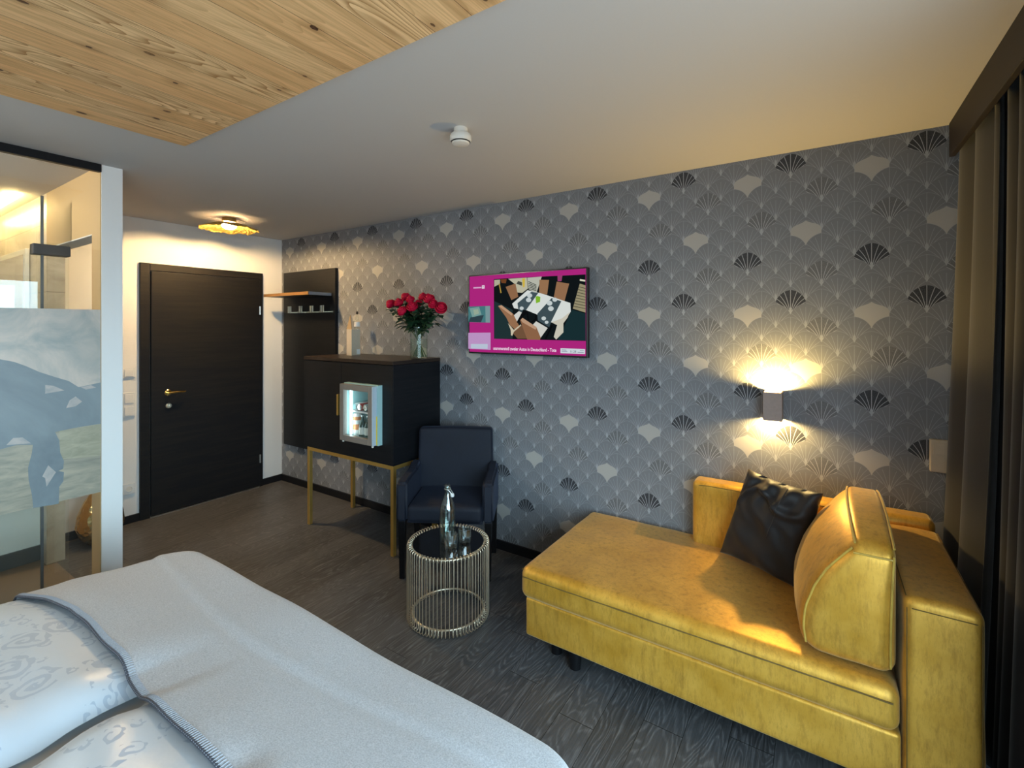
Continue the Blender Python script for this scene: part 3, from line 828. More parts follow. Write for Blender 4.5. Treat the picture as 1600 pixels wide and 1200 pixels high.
for cx_, cy_, rr_ in ((722, 412, 28), (712, 458, 28), (930, 492, 30), (944, 548, 30), (985, 455, 26), (640, 545, 22), (870, 650, 24), (900, 690, 20)):
    q([(cx_ + rr_ * math.cos(a * math.pi / 6), cy_ + .85 * rr_ * math.sin(a * math.pi / 6)) for a in range(12)], (196, 206, 206))
q([(785, 424), (806, 416), (836, 428), (832, 478), (790, 494)], (128, 182, 46))
q([(950, 690), (1060, 650), (1140, 585), (1120, 640), (1075, 700), (1075, 795), (1000, 870), (975, 842), (1010, 720)], (200, 196, 180))
q([(555, 622), (612, 574), (662, 600), (592, 684)], (208, 210, 204))
q([(752, 722), (792, 680), (912, 750), (838, 852)], (206, 206, 198))
q([(395, 522), (432, 514), (556, 608), (622, 742), (590, 780), (520, 720), (480, 640)], (150, 110, 80))
q([(398, 520), (432, 512), (548, 600), (538, 622)], (188, 150, 120))
q([(520, 770), (600, 765), (668, 690), (700, 862), (600, 862)], (112, 82, 60))
q([(500, 700), (560, 770), (632, 712), (636, 724), (560, 790), (545, 830), (530, 826), (528, 770)], (202, 192, 168))
q([(620, 652), (652, 648), (800, 752), (840, 850), (832, 874), (700, 870), (652, 742)], (140, 100, 72))
q([(622, 650), (652, 645), (800, 742), (786, 768), (650, 690)], (186, 150, 122))
q([(660, 560), (705, 572), (722, 672), (706, 676), (690, 600), (600, 700), (590, 688)], (12, 14, 16))
q([(782, 610), (798, 612), (798, 668), (740, 700), (732, 690), (780, 655)], (12, 14, 16))
q([(880, 862), (950, 720), (968, 724), (900, 866)], (10, 12, 14))
q([(88, 528), (315, 520), (315, 695), (88, 688)], (70, 120, 124), 'small_picture')
for pts, c_ in (([(100, 545), (200, 530), (225, 610), (130, 640)], (120, 156, 150)), ([(110, 640), (250, 615), (220, 690), (90, 686)], (48, 66, 74)), ([(265, 522), (314, 522), (314, 694), (268, 694)], (120, 150, 152)), ([(140, 560), (190, 555), (200, 600), (150, 615)], (150, 170, 150))):
    q(pts, c_)
q([(88, 800), (320, 798), (320, 978), (88, 965)], (188, 148, 196), 'pale_panel')
q([(115, 916), (290, 916), (290, 966), (115, 962)], (184, 196, 214))
q([(1047, 960), (1303, 968), (1303, 1020), (1047, 1012)], (206, 216, 224), 'clock_panel')
q([(230, 308), (258, 305), (258, 340), (230, 342)], (226, 210, 226), 'logo_square')
q([(238, 318), (248, 317), (248, 326), (238, 327)], (172, 38, 124))
q([(142, 326), (226, 322), (226, 336), (142, 340)], (214, 170, 206), 'logo_lettering')
def text(name, s, u, v, h, col, parent, width=None):
    cu = bpy.data.curves.new(name, 'FONT'); cu.body = s; cu.size = h; cu.materials.append(tvm(col, 1.0))
    cu.extrude = .0001; cu.offset = .0006 if h > .02 else 0.0
    layer[0] += 1
    x, z = tvc(u, v); o = bpy.data.objects.new(name, cu); C.objects.link(o)
    o.parent = parent; o.location = Vector((x, TVY - .0008 - .00018 * layer[0], z)) - ROOT[parent.name]; o.rotation_euler = (R(90), 0, 0)
    if width:
        bpy.context.view_layer.update(); o.scale = (width / o.dimensions.x,) + (1, 1)
    bpy.context.view_layer.update()
    me = bpy.data.meshes.new_from_object(o); mo = bpy.data.objects.new(name, me)
    mo.parent = parent; mo.location = o.location; mo.rotation_euler = o.rotation_euler; mo.scale = o.scale
    bpy.data.objects.remove(o); mo.name = name; C.objects.link(mo)
    return mo
x0_, x1_ = tvc(348, 975)[0], tvc(1003, 985)[0]
text('news_ticker_text', 'usammensto\u00df zweier Autos in Deutschland - Tote', 348, 975, .031, (236, 214, 232), scr, x1_ - x0_)
text('clock_text', '11:28', 1145, 1004, .020, (60, 70, 90), scr)
q([(1062, 975), (1110, 977), (1110, 983), (1062, 981)], (120, 130, 150)); q([(1062, 992), (1120, 994), (1120, 999), (1062, 997)], (120, 130, 150))
q([(1225, 998), (1290, 1000), (1290, 1006), (1225, 1004)], (120, 130, 150)); q([(1250, 980), (1290, 981), (1290, 986), (1250, 985)], (140, 150, 165))

# ================================================================== COAT RACK
cr = thing('coat_rack', (-4.145, YW, 1.24), 'tall black wall panel coat rack with a shelf in the corner by the door', 'coat rack')
obj('back_panel', B(-4.548, -3.722, YW - .032, YW, .385, 2.106, .002), m_cabwood, cr)
sh = obj('hat_shelf', B(-4.485, -3.776, 2.491, YW - .032, 1.852, 1.877, .002), m_cabwood, cr)
obj('shelf_edge', B(-4.487, -3.774, 2.486, 2.492, 1.851, 1.878, .001), plain('brown_shelf_edge', (.20, .11, .045), .4), sh)
obj('shelf_end', B(-3.777, -3.772, 2.492, YW - .034, 1.851, 1.878, .001), plain('grey_shelf_edge', (.20, .21, .24), .35), sh)
obj('hook_rail', B(-4.42, -3.75, YW - .040, YW - .032, 1.700, 1.712, .001), m_nickel, cr)
for x in (-4.36, -4.18, -4.005, -3.845):
    g = bmesh.new()
    for dx in (-.019, .012):
        box(g, x + dx - .010, x + dx + .010, YW - .085, YW - .075, 1.700, 1.765, .002)
    box(g, x - .028, x + .024, YW - .082, YW - .040, 1.700, 1.710, .002)
    obj('coat_hook', g, m_nickel, cr)
for x in (-4.41, -4.27, -4.09, -3.925):
    g = bmesh.new(); lathe(g, [(0, 0), (.007, 0), (.008, .012), (0, .014)], 12, mat=T(x, YW - .040, 1.708) @ RX(R(90))); obj('rail_peg', g, m_nickel, cr, True)

# ================================================================== CABINET WITH MINIBAR
CX0, CX1, CY0, CY1, CZ0, CZ1 = -3.462, -2.446, 2.25, 2.722, .618, 1.334
cb = thing('sideboard', (-2.95, 2.48, 0), 'black box cabinet on a gold leg frame with an inset glass door minibar', 'cabinet')
FX0, FX1, FZ0, FZ1 = -2.925, -2.555, .748, 1.165        # opening for the fridge
g = bmesh.new(); w = .02
box(g, CX0, CX0 + w, CY0 + .02, CY1, CZ0, CZ1 - .028); box(g, CX1 - w, CX1, CY0, CY1, CZ0, CZ1 - .028, .001)
box(g, CX0 + w, CX1 - w, CY0 + .02, CY1, CZ0, CZ0 + w); box(g, CX0 + w, CX1 - w, CY1 - .01, CY1, CZ0 + w, CZ1 - .028)
obj('carcass', g, m_cabwood, cb)
obj('cabinet_top', B(CX0 - .002, CX1 + .002, CY0 - .004, CY1, CZ1 - .026, CZ1, .002), black_wood('dark_brown_cabinet_top', (.020, .013, .010, 1), (.034, .022, .016, 1), (30, 3, 3), .35), cb)
dl = obj('cabinet_door', B(CX0, -3.003, CY0, CY0 + .02, CZ0, CZ1 - .03, .001), m_cabwood, cb)
obj('door_pull', B(-3.022, -3.006, CY0 - .028, CY0 - .001, .912, 1.068, .002), m_gold, dl)
g = bmesh.new()
box(g, -3.0, FX0, CY0, CY0 + .02, CZ0, CZ1 - .03); box(g, FX1, CX1 - w, CY0, CY0 + .02, CZ0, CZ1 - .03)
box(g, FX0, FX1, CY0, CY0 + .02, CZ0, FZ0); box(g, FX0, FX1, CY0, CY0 + .02, FZ1, CZ1 - .03)
obj('cabinet_door', g, m_cabwood, cb)
LX0, LX1, LY0, LY1, s = -3.425, -2.446, 2.250, 2.690, .028
for (x, y) in ((LX0, LY0), (LX1 - s, LY0), (LX0, LY1 - s), (LX1 - s, LY1 - s)):
    obj('leg', B(x, x + s, y, y + s, 0, CZ0 - .001, .001), m_gold, cb)
for (a0, a1, b0, b1) in ((LX0 + s, LX1 - s, LY0, LY0 + s), (LX0 + s, LX1 - s, LY1 - s, LY1), (LX0, LX0 + s, LY0 + s, LY1 - s), (LX1 - s, LX1, LY0 + s, LY1 - s)):
    obj('frame_rail', B(a0, a1, b0, b1, CZ0 - .027, CZ0 - .001, .001), m_gold, cb)

fg = thing('minibar_fridge', (-2.74, 2.40, FZ0), 'small lit minibar fridge with glass door in the black cabinet', 'fridge')
m_fin = plain('fridge_liner', (.35, .55, .56), .4, vary=.02)
g = bmesh.new(); fx0, fx1, fy0, fy1, fz0, fz1 = FX0 + .002, FX1 - .002, 2.215, 2.60, FZ0 + .001, FZ1 - .001; w = .018
box(g, fx0, fx0 + w, fy0, fy1, fz0, fz1); box(g, fx1 - w, fx1, fy0, fy1, fz0, fz1); box(g, fx0 + w, fx1 - w, fy0, fy1, fz0, fz0 + w); box(g, fx0 + w, fx1 - w, fy0, fy1, fz1 - w, fz1); box(g, fx0 + w, fx1 - w, fy1 - w, fy1, fz0 + w, fz1 - w)
obj('fridge_liner', g, m_fin, fg)
g = bmesh.new(); a0, a1, c0, c1, fw = -2.925, -2.580, .752, 1.158, .040; yf0, yf1 = 2.178, 2.212
box(g, a0, a0 + fw, yf0, yf1, c0, c1, .002); box(g, a1 - fw, a1, yf0, yf1, c0, c1, .002); box(g, a0 + fw, a1 - fw, yf0, yf1, c0, c0 + fw, .001); box(g, a0 + fw, a1 - fw, yf0, yf1, c1 - fw, c1, .001)
fd = obj('fridge_door', g, plain('taupe_fridge_frame', (.20, .175, .155), .4, vary=.04), fg)
obj('door_glass', B(a0 + fw, a1 - fw, yf0 + .012, yf0 + .018, c0 + fw, c1 - fw), m_glass, fd)
obj('door_edge', B(a1, a1 + .010, yf0, yf1 + .002, c0, c1, .001), plain('pale_blue_door_edge', (.42, .50, .58), .35), fd)
obj('yellow_edge_strip', B(a1 + .010, a1 + .014, yf1 - .004, yf1 + .002, c0, c0 + .20), plain('yellow_tape', (.75, .55, .05), .5), fd)
for x in (a0 + .02, a1 - .01): 
    g = bmesh.new(); lathe(g, [(0, 0), (.008, 0), (.007, -.014), (0, -.014)], 12, (x, yf0 + .017, c0)); obj('hinge_pin', g, m_plastic, fd, True)
obj('fridge_light', B(a0 + fw + .015, a0 + fw + .030, yf1 + .012, yf1 + .024, c0 + fw, c1 - fw - .005), glow('fridge_led', (.72, .97, 1.0, 1), 10), fg)
g = bmesh.new()
for k in range(9): tube(g, [(fx0 + w + (fx1 - fx0 - 2 * w) * (k + .5) / 9, fy0 + .03, .957), (fx0 + w + (fx1 - fx0 - 2 * w) * (k + .5) / 9, fy1 - w, .957)], .0022, 6)
box(g, fx0 + w, fx1 - w, fy0 + .028, fy0 + .034, .950, .962); obj('wire_shelf', g, m_paper_white, fg)
obj('thermostat_box', B(-2.86, -2.70, 2.50, fy1 - w, 1.08, 1.14, .003), m_fin, fg)
# drinks
m_can = [plain('can_silver', (.62, .64, .66), .25, .7), plain('can_red', (.50, .06, .06), .3, .4), plain('can_white', (.75, .73, .70), .4)]
def lying_can(x, mat, label):
    t = thing('drink_can', (x, 2.34, .985), label, 'can', 'cans lying on the minibar shelf')
    g = bmesh.new(); lathe(g, [(0, .002), (.020, .002), (.023, 0), (.026, .006), (.026, .120), (.022, .128), (0, .128)], 24, mat=T(x, 2.262, .9855) @ RX(R(-90)))
    obj('can_body', g, mat, t, True)
    g = bmesh.new(); lathe(g, [(0, 0), (.021, 0), (.022, -.002), (0, -.002)], 20, mat=T(x, 2.262, .9855) @ RX(R(-90))); obj('can_end', g, m_chrome, t, True)
for i, (x, m_, w_) in enumerate(((-2.862, 2, 'leftmost'), (-2.806, 1, 'second from left'), (-2.750, 0, 'third from left'), (-2.694, 1, 'rightmost'))):
    lying_can(x, m_can[m_], 'drink can lying end-on on the minibar shelf, ' + w_ + ' of four')
t = thing('tall_drink_can', (-2.862, 2.285, FZ0 + .02), 'tall white can with reddish print standing at the left inside the minibar', 'can')
g = bmesh.new(); lathe(g, [(0, 0), (.026, 0), (.030, .006), (.030, .158), (.024, .168), (0, .168)], 28, (-2.862, 2.285, FZ0 + .0195)); obj('can_body', g, m_can[2], t, True)
g = bmesh.new(); lathe(g, [(.0304, .05), (.0304, .09)], 28, (-2.862, 2.285, FZ0 + .0195)); lathe(g, [(.0304, .12), (.0304, .145)], 28, (-2.862, 2.285, FZ0 + .0195)); obj('printed_band', g, plain('orange_print', (.62, .22, .08), .4), t, True)
m_bg = plain('dark_bottle_glass', (.03, .06, .05), .1); m_lab = plain('bottle_label', (.62, .60, .55), .6)
for i, (x, y, w_) in enumerate(((-2.800, 2.28, 'left'), (-2.745, 2.285, 'middle'), (-2.690, 2.28, 'right'))):
    t = thing('small_bottle', (x, y, FZ0 + .02), 'small dark labelled bottle on the minibar floor, the %s one of three' % w_, 'bottle', 'small bottles in the minibar')
    g = bmesh.new(); lathe(g, [(0, 0), (.023, 0), (.025, .004), (.025, .085), (.018, .105), (.010, .120), (.0095, .155), (.0, .155)], 24, (x, y, FZ0 + .0195)); obj('bottle_glass', g, m_bg, t, True)
    g = bmesh.new(); lathe(g, [(.0254, .022), (.0254, .075)], 24, (x, y, FZ0 + .0195)); obj('paper_label', g, m_lab, t, True)
    g = bmesh.new(); lathe(g, [(.0105, .148), (.0105, .160), (0, .160)], 16, (x, y, FZ0 + .0195)); obj('bottle_cap', g, m_chrome, t, True)

# ---- things on the cabinet
cx, cy = -3.135, 2.56
bx = thing('card_box', (cx, cy, CZ1), 'tall folded beige card box with pointed flap on the black cabinet', 'box')
bp = at(541.5, 553.5, 1, 2.50)
x0 = bp.x
obj('box_body', B(x0, x0 + .064, 2.50, 2.585, CZ1, CZ1 + .215, .001), m_paper, bx)
g = bmesh.new(); prism(g, [(x0, CZ1 + .214), (x0 + .062, CZ1 + .214), (x0 + .045, CZ1 + .33)], 2.50, 2.505, 1); obj('pointed_flap', g, plain('kraft_flap', (.42, .27, .13), .7), bx)
obj('printed_tag', B(x0 + .064, x0 + .066, 2.55, 2.583, CZ1 + .01, CZ1 + .05), m_paper_white, bx)
px_ = at(554, 500, 1, 2.57)
pn = thing('small_water_bottle', (px_.x, 2.57, CZ1), 'slim clear bottle with dark cap and white label behind the beige card box', 'bottle')
pxx, pyy = at(555, 520, 1, 2.64).x, 2.66
pn.location = (pxx, pyy, CZ1); ROOT[pn.name] = Vector((pxx, pyy, CZ1))
g = bmesh.new(); lathe(g, [(0, 0), (.024, 0), (.025, .004), (.025, .22), (.020, .27), (.010, .325), (.008, .345), (0, .345)], 24, (pxx, pyy, CZ1)); obj('bottle_glass', g, m_vase, pn, True)
g = bmesh.new(); lathe(g, [(.0255, .235), (.0225, .275)], 24, (pxx, pyy, CZ1)); obj('paper_label', g, m_paper_white, pn, True)
g = bmesh.new(); lathe(g, [(.009, .340), (.009, .360), (.006, .365), (0, .365)], 16, (pxx, pyy, CZ1)); obj('bottle_cap', g, m_darkgap, pn, True)

vb = at(654.5, 540, 1, 2.53); VX, VY = vb.x, 2.53
vs = thing('glass_vase', (VX, VY, CZ1), 'clear cylindrical glass vase holding red roses on the black cabinet', 'vase')
g = bmesh.new(); lathe(g, [(0, 0), (.058, 0), (.064, .006), (.065, .235), (.062, .235), (.061, .010), (0, .008)], 40, (VX, VY, CZ1)); obj('vase_wall', g, m_vase, vs, True, angle=60)
g = bmesh.new(); lathe(g, [(0, .010), (.060, .010), (.060, .145), (0, .145)], 32, (VX, VY, CZ1)); obj('water', g, m_water, vs, True, angle=60)
m_petal = velvet('red_rose_petal', (.22, .001, .010, 1), (.42, .002, .026, 1), (.56, .005, .045, 1), .05, (1, .3, .4, 1), .6, (40, 40, 40), .2, .5)
m_stem = plain('rose_stem', (.035, .075, .02), .6); m_leaf = plain('rose_leaf', (.014, .045, .020), .42, vary=.5, bscale=30, bump=.2)
m_leaf2 = plain('rose_leaf_light', (.040, .095, .050), .45, vary=.4, bscale=30)
def rose(idx, hx, hy, hz, r, label):
    hd = Vector((hx, hy, hz)); rnd = random.Random(idx)
    ft = Vector((VX - (hx - VX) * .25, VY - (hy - VY) * .2, CZ1 + .015))
    t = thing('rose', tuple(hd), label, 'rose', 'red roses in the glass vase')
    g = bmesh.new()
    pts = []
    nk = Vector((VX + (hx - VX) * .16, VY + (hy - VY) * .16, CZ1 + .22))
    for i in range(11):
        s_ = i / 10; pts.append(ft * (1 - s_) ** 2 + nk * 2 * s_ * (1 - s_) * 1.0 + (hd - Vector((0, 0, r * .7))) * s_ ** 2)
    tube(g, pts, .0034, 6); obj('stem', g, m_stem, t, True)
    # bloom: shells of petals
    ax = ((hd - nk).normalized() + Vector((.05, -.55, .10)) + Vector((rnd.uniform(-.4, .4), 0, rnd.uniform(-.2, .3)))).normalized()
    rot = ax.to_track_quat('Z', 'Y').to_matrix().to_4x4()
    g = bmesh.new()
    lathe(g, [(0, -.75 * r), (.45 * r, -.55 * r), (.62 * r, -.05 * r), (.50 * r, .55 * r), (.32 * r, .80 * r), (.14 * r, .66 * r), (0, .60 * r)], 16, mat=T(*hd) @ rot)
    for sh_ in range(3):
        n = 3 + sh_; rr = r * (.62 + .19 * sh_)
        for k in range(n):
            a0 = 2 * math.pi * (k + .4 * sh_) / n + rnd.uniform(-.1, .1); b = bmesh.new(); gg = []
            for i in range(7):
                v = i / 6; row = []
                for j in range(7):
                    u_ = (j / 6 - .5) * 2; wdt = 1.05 * math.pi / n * (1.25 + .2 * sh_) * math.sin(math.pi * min(1, .12 + .62 * v))
                    aa = a0 + u_ * wdt
                    rad = rr * (.34 + .74 * math.sin(min(1, v * 1.5) * math.pi / 2)) * (1 - (.22 - .10 * sh_) * max(0, v - .55) / .45)
                    zz = r * (-.80 + (1.72 - .30 * sh_) * v - .16 * u_ * u_ * v)
                    row.append(b.verts.new((rad * math.cos(aa), rad * math.sin(aa), zz)))
                gg.append(row)
            for i in range(6):
                for j in range(6): b.faces.new((gg[i][j], gg[i][j + 1], gg[i + 1][j + 1], gg[i + 1][j]))
            merge(g, b, T(*hd) @ rot)
    o = obj('bloom', g, m_petal, t, True, angle=180); md = o.modifiers.new('thickness', 'SOLIDIFY'); md.thickness = .0012
    # sepals and leaves
    for m_, cnt, sd_ in ((m_leaf, 22, 0), (m_leaf2, 8, 50)):
        g = bmesh.new()
        for k in range(cnt):
            s_ = rnd.uniform(.50, .95); i = min(9, int(s_ * 10)); base = pts[i].lerp(pts[i + 1], s_ * 10 - i)
            a = rnd.uniform(0, 2 * math.pi); L = rnd.uniform(.045, .075); W_ = L * .40; b = bmesh.new(); rows = []
            for q_ in range(7):
                v = q_ / 6; w_ = W_ * math.sin(math.pi * v ** .8) ; z_ = -.35 * L * v * v
                rows.append([b.verts.new((L * v + .022, -w_, z_ + w_ * .25)), b.verts.new((L * v + .022, 0, z_)), b.verts.new((L * v + .022, w_, z_ + w_ * .25))])
            for q_ in range(6):
                for e in range(2):
                    b.faces.new((rows[q_][e], rows[q_][e + 1], rows[q_ + 1][e + 1], rows[q_ + 1][e]))
            tube(b, [(0, 0, 0), (.024, 0, 0)], .0012, 5)
            bmesh.ops.remove_doubles(b, verts=b.verts, dist=1e-5)
            merge(g, b, T(*base) @ RZ(a) @ RY(R(rnd.uniform(-50, 12))))
        obj('leaves', g, m_, t, True, angle=180)
    return t
RS = [(610.5, 475, 2.50, .036, 'red rose at the far left edge of the bouquet'),
      (623, 473, 2.46, .034, 'red rose just right of the far left bloom, tilted outward'),
      (628.5, 486, 2.42, .036, 'lowest red rose on the left side of the bouquet, facing the room'),
      (633.5, 464, 2.56, .034, 'topmost red rose in the left half of the bouquet'),
      (641, 468, 2.50, .031, 'smaller red rose between the top left bloom and the front centre bloom'),
      (644, 479, 2.42, .038, 'large red rose at the front centre of the bouquet'),
      (661, 464, 2.58, .034, 'dark red rose at the top, left of the brightest bloom'),
      (670.5, 467, 2.48, .038, 'bright red open rose at the top right of centre'),
      (676.5, 475, 2.43, .032, 'red rose seen from the side, below the bright top right bloom'),
      (689, 481, 2.45, .040, 'large open red rose at the far right of the bouquet'),
      (654, 474, 2.63, .030, 'red rose half hidden at the back of the bouquet')]
for i, (u, v, y, r, lab) in enumerate(RS):
    p = at(u, v, 1, y); rose(i + 1, p.x, p.y, p.z, r, lab)

# ================================================================== ARMCHAIR
ch = thing('armchair', tuple(depth_pt(3.135, -.405, 0)), 'dark navy velvet armchair between the black cabinet and the wall', 'armchair', rz=R(30))
def chp(name, bm, mat=m_navyvelvet, smooth=True): return obj(name, bm, mat, ch, smooth, local=True, angle=60)
def crown(c, h): return c
chp('seat', soft(.235, .215, .055, .03, 8, lambda p: Vector((p.x, p.y, p.z + (.012 * (1 - (p.x / .235) ** 2) * (1 - (p.y / .215) ** 2) if p.z > 0 else 0))), T(0, -.012, .410)))
chp('backrest', soft(.262, .04, .25, .022, 8, lambda p: Vector((p.x * (1 - .02 * (p.z / .25)), p.y + .015 * (p.z / .25), p.z + .006 * math.cos(p.x / .262 * 1.5))), T(0, .19, .612)))
for s_ in (-1, 1):
    pr = [(-.222, .362), (-.216, .600), (-.16, .615), (.05, .618), (.155, .650), (.155, .362)]
    g = bmesh.new(); prism(g, pr, s_ * .235, s_ * .303, 0); bmesh.ops.bevel(g, geom=g.edges[:], offset=.014, segments=3, affect='EDGES')
    chp('armrest', g)
chp('seat_apron', B(-.235, .235, -.21, .20, .352, .372, .004))
for sx_ in (-1, 1):
    for sy_ in (-1, 1):
        g = bmesh.new(); pts = [(sx_ * .272, sy_ * .195 - .012, 0), (sx_ * .272, sy_ * .190 - .012, .362)]
        x, y = sx_ * .270, (-.190 if sy_ < 0 else .175)
        b = B(x - .022, x + .022, y - .022, y + .022, 0, .362, .002)
        for v in b.verts:
            if v.co.z < .1: v.co.x = x + (v.co.x - x) * .7; v.co.y = y + (v.co.y - y) * .7
        chp('leg', b, m_blackleg, False)

# ================================================================== DRUM TABLE, BOTTLE, GLASSES
tc = depth_pt(2.594, -.349, 0); TX, TY, TR_, TH = tc.x, tc.y, .222, .405
tb = thing('side_table', (TX, TY, 0), 'round side table of looped champagne wires with a black mirror top', 'side table')
NW = 68
def loop_pts():
    pts = []; r0 = .0125
    for i in range(9):
        a = math.pi - math.pi * i / 8 * 1.0
        pts.append((TR_ - r0 + r0 * -math.cos(a) * 1.0, 0, TH - r0 + r0 * math.sin(a)))
    # outer side straight down
    pts2 = [(TR_ - 2 * r0, 0, TH - .03)] + [(TR_ - r0 - r0 * math.cos(math.pi * i / 8), 0, TH - r0 + r0 * math.sin(math.pi * i / 8)) for i in range(9)] + [(TR_, 0, .2)] + [(TR_ - r0 + r0 * math.cos(math.pi * i / 8), 0, r0 + .003 - r0 * math.sin(math.pi * i / 8)) for i in range(9)] + [(TR_ - 2 * r0, 0, .033)]
    return pts2
lp = loop_pts()
g = bmesh.new(); tube(g, lp, .0023, 6); first = obj('wire_loop', g, m_champagne, tb, True, local=True, angle=180)
for k in range(1, NW):
    c = first.copy(); C.objects.link(c); c.parent = tb; c.rotation_euler = (0, 0, 2 * math.pi * k / NW)
def ring(name, r, z, rad):
    g = bmesh.new(); tube(g, [(r * math.cos(2 * math.pi * i / 72), r * math.sin(2 * math.pi * i / 72), z) for i in range(72)], rad, 8, True); obj(name, g, m_champagne, tb, True, local=True, angle=180)
ring('upper_ring', TR_ - .031, TH - .020, .005)
ring('lower_ring', TR_ - .031, .030, .006)
g = bmesh.new(); lathe(g, [(0, -.006), (TR_ - .030, -.006), (TR_ - .028, -.003), (TR_ - .030, 0), (0, 0)], 72, (0, 0, TH - .008))
obj('table_top', g, m_tabletop, tb, True, local=True)
TT = TH - .008
bp = depth_pt(2.585, (699.4 - 800) / F_PX * 2.585, 0)
bt = thing('swing_top_bottle', (bp.x, bp.y, TT), 'clear swing top glass water bottle on the black mirror table top', 'bottle')
g = bmesh.new(); prof = [(0, 0), (.038, 0), (.0435, .005), (.0435, .175), (.041, .195), (.033, .222), (.022, .248), (.0165, .265), (.0155, .290), (.0175, .293), (.0175, .314), (.013, .316), (.0125, .266), (.018, .250), (.030, .222), (.038, .192), (.0405, .175), (.0405, .010), (.03, .006), (0, .006)]
lathe(g, prof, 48, (bp.x, bp.y, TT)); obj('bottle_glass', g, m_bottle, bt, True, angle=70)
g = bmesh.new(); e = RV * .0185
q0 = Vector((bp.x, bp.y, TT))
for sg in (-1, 1):
    o_ = DV * .018 * sg
    tube(g, [q0 + o_ + Vector((0, 0, .292)), q0 + o_ * 1.1 + RV * .012 + Vector((0, 0, .285)), q0 + o_ * .9 + RV * .026 + Vector((0, 0, .262))], .0012, 6)
tube(g, [q0 + RV * .0175 * math.cos(a * math.pi / 12) + DV * .0175 * math.sin(a * math.pi / 12) + Vector((0, 0, .292)) for a in range(24)], .0012, 6, True)
obj('wire_bail', g, m_steel, bt, True)
g = bmesh.new(); lathe(g, [(0, 0), (.009, .001), (.011, .008), (.010, .016), (.006, .020), (0, .021)], 20, mat=T(*(q0 + RV * .027 + Vector((0, 0, .248)))) @ RX(R(15)))
obj('stopper', g, m_paper_white, bt, True)
for (u, dp, lab) in ((704.6, 2.50, 'left cut glass tumbler in front of the water bottle on the mirror top'), (725.8, 2.565, 'right cut glass tumbler beside the water bottle on the mirror top')):
    p = depth_pt(dp, (u - 800) / F_PX * dp, 0)
    t = thing('glass_tumbler', (p.x, p.y, TT), lab, 'glass', 'cut glass tumblers on the side table')
    g = bmesh.new(); seg, rings = 32, []
    prof = [(0, 0), (.026, 0), (.029, .004), (.0315, .018), (.033, .034), (.0345, .050), (.0345, .064), (.0355, .083), (.0335, .084), (.0320, .064), (.030, .034), (.027, .014), (0, .012)]
    b = bmesh.new()
    for pi_, (r, z) in enumerate(prof):
        if r == 0: rings.append([b.verts.new((p.x, p.y, TT + z))])
        else:
            row = []
            for k in range(seg):
                fac = .0022 * (1 if (k + pi_) % 2 else -1) if 2 <= pi_ <= 5 else 0
                a = 2 * math.pi * k / seg; row.append(b.verts.new((p.x + (r + fac) * math.cos(a), p.y + (r + fac) * math.sin(a), TT + z)))
            rings.append(row)
    for A_, B_ in zip(rings[:-1], rings[1:]):
        for k in range(seg):
            j = (k + 1) % seg
            if len(A_) == 1: b.faces.new((A_[0], B_[j], B_[k]))
            elif len(B_) == 1: b.faces.new((A_[k], A_[j], B_[0]))
            else: b.faces.new((A_[k], A_[j], B_[j], B_[k]))
    bmesh.ops.recalc_face_normals(b, faces=b.faces)
    obj('tumbler_glass', b, m_tumbler, t, True, angle=25)

# ================================================================== SOFA
so = thing('daybed_sofa', (-.4, 2.3, 0), 'gold velvet chaise sofa with one armrest against the wallpaper', 'sofa')
def nz(p, s=3.0, o=0): return noise.noise(Vector((p.x * s + o, p.y * s, p.z * s)))
SXL, SXR, SYF, SYB = -1.205, .205, 1.895, 2.735
def seatfn(p):
    # p local to the seat centre
    q = p.copy()
    if p.z > 0:
        q.z += .010 * (1 - (p.x / .705) ** 2) * (1 - (p.y / .42) ** 2) + .003 * nz(p, 7)
    q.y += .003 * nz(p, 9, 4) * (1 if p.y < 0 else 0)
    return q
cxm, cym = (SXL + SXR) / 2, (SYF + SYB) / 2
seat = obj('seat_mattress', soft((SXR - SXL) / 2, (SYB - SYF) / 2, .075, .042, 20, seatfn, T(cxm, cym, .362)), m_goldvelvet, so, True, angle=60)
base = obj('base_box', soft((SXR - SXL) / 2 - .010, (SYB - SYF) / 2 - .014, .090, .014, 14, lambda p: Vector((p.x, p.y + .003 * nz(p, 6, 2), p.z)), T(cxm + .012, cym + .006, .200)), m_goldvelvet, so, True, angle=60)
g = bmesh.new()
tube(g, [(SXL + .02 + (SXR - SXL - .04) * i / 40, SYF - .0002 + .0012 * math.sin(i * 1.7), .394) for i in range(41)], .0028, 6)
tube(g, [(SXL + .004, SYF + .02 + (SYB - SYF - .04) * i / 20, .415) for i in range(21)], .0020, 6)
obj('edge_seam', g, m_seam, seat, True)
# backrest behind the right half
obj('backrest', soft(.486, .060, .176, .028, 14, lambda p: Vector((p.x, p.y + .004 * nz(p, 5), p.z)), T(-.091, 2.666, .588)), m_goldvelvet, so, True, angle=60)
g = bmesh.new(); tube(g, [(-.572 + .03, 2.606, .744)] + [(-.55 + .05 * i, 2.606, .748) for i in range(1, 15)], .002, 6); obj('back_seam', g, m_seam, so, True)
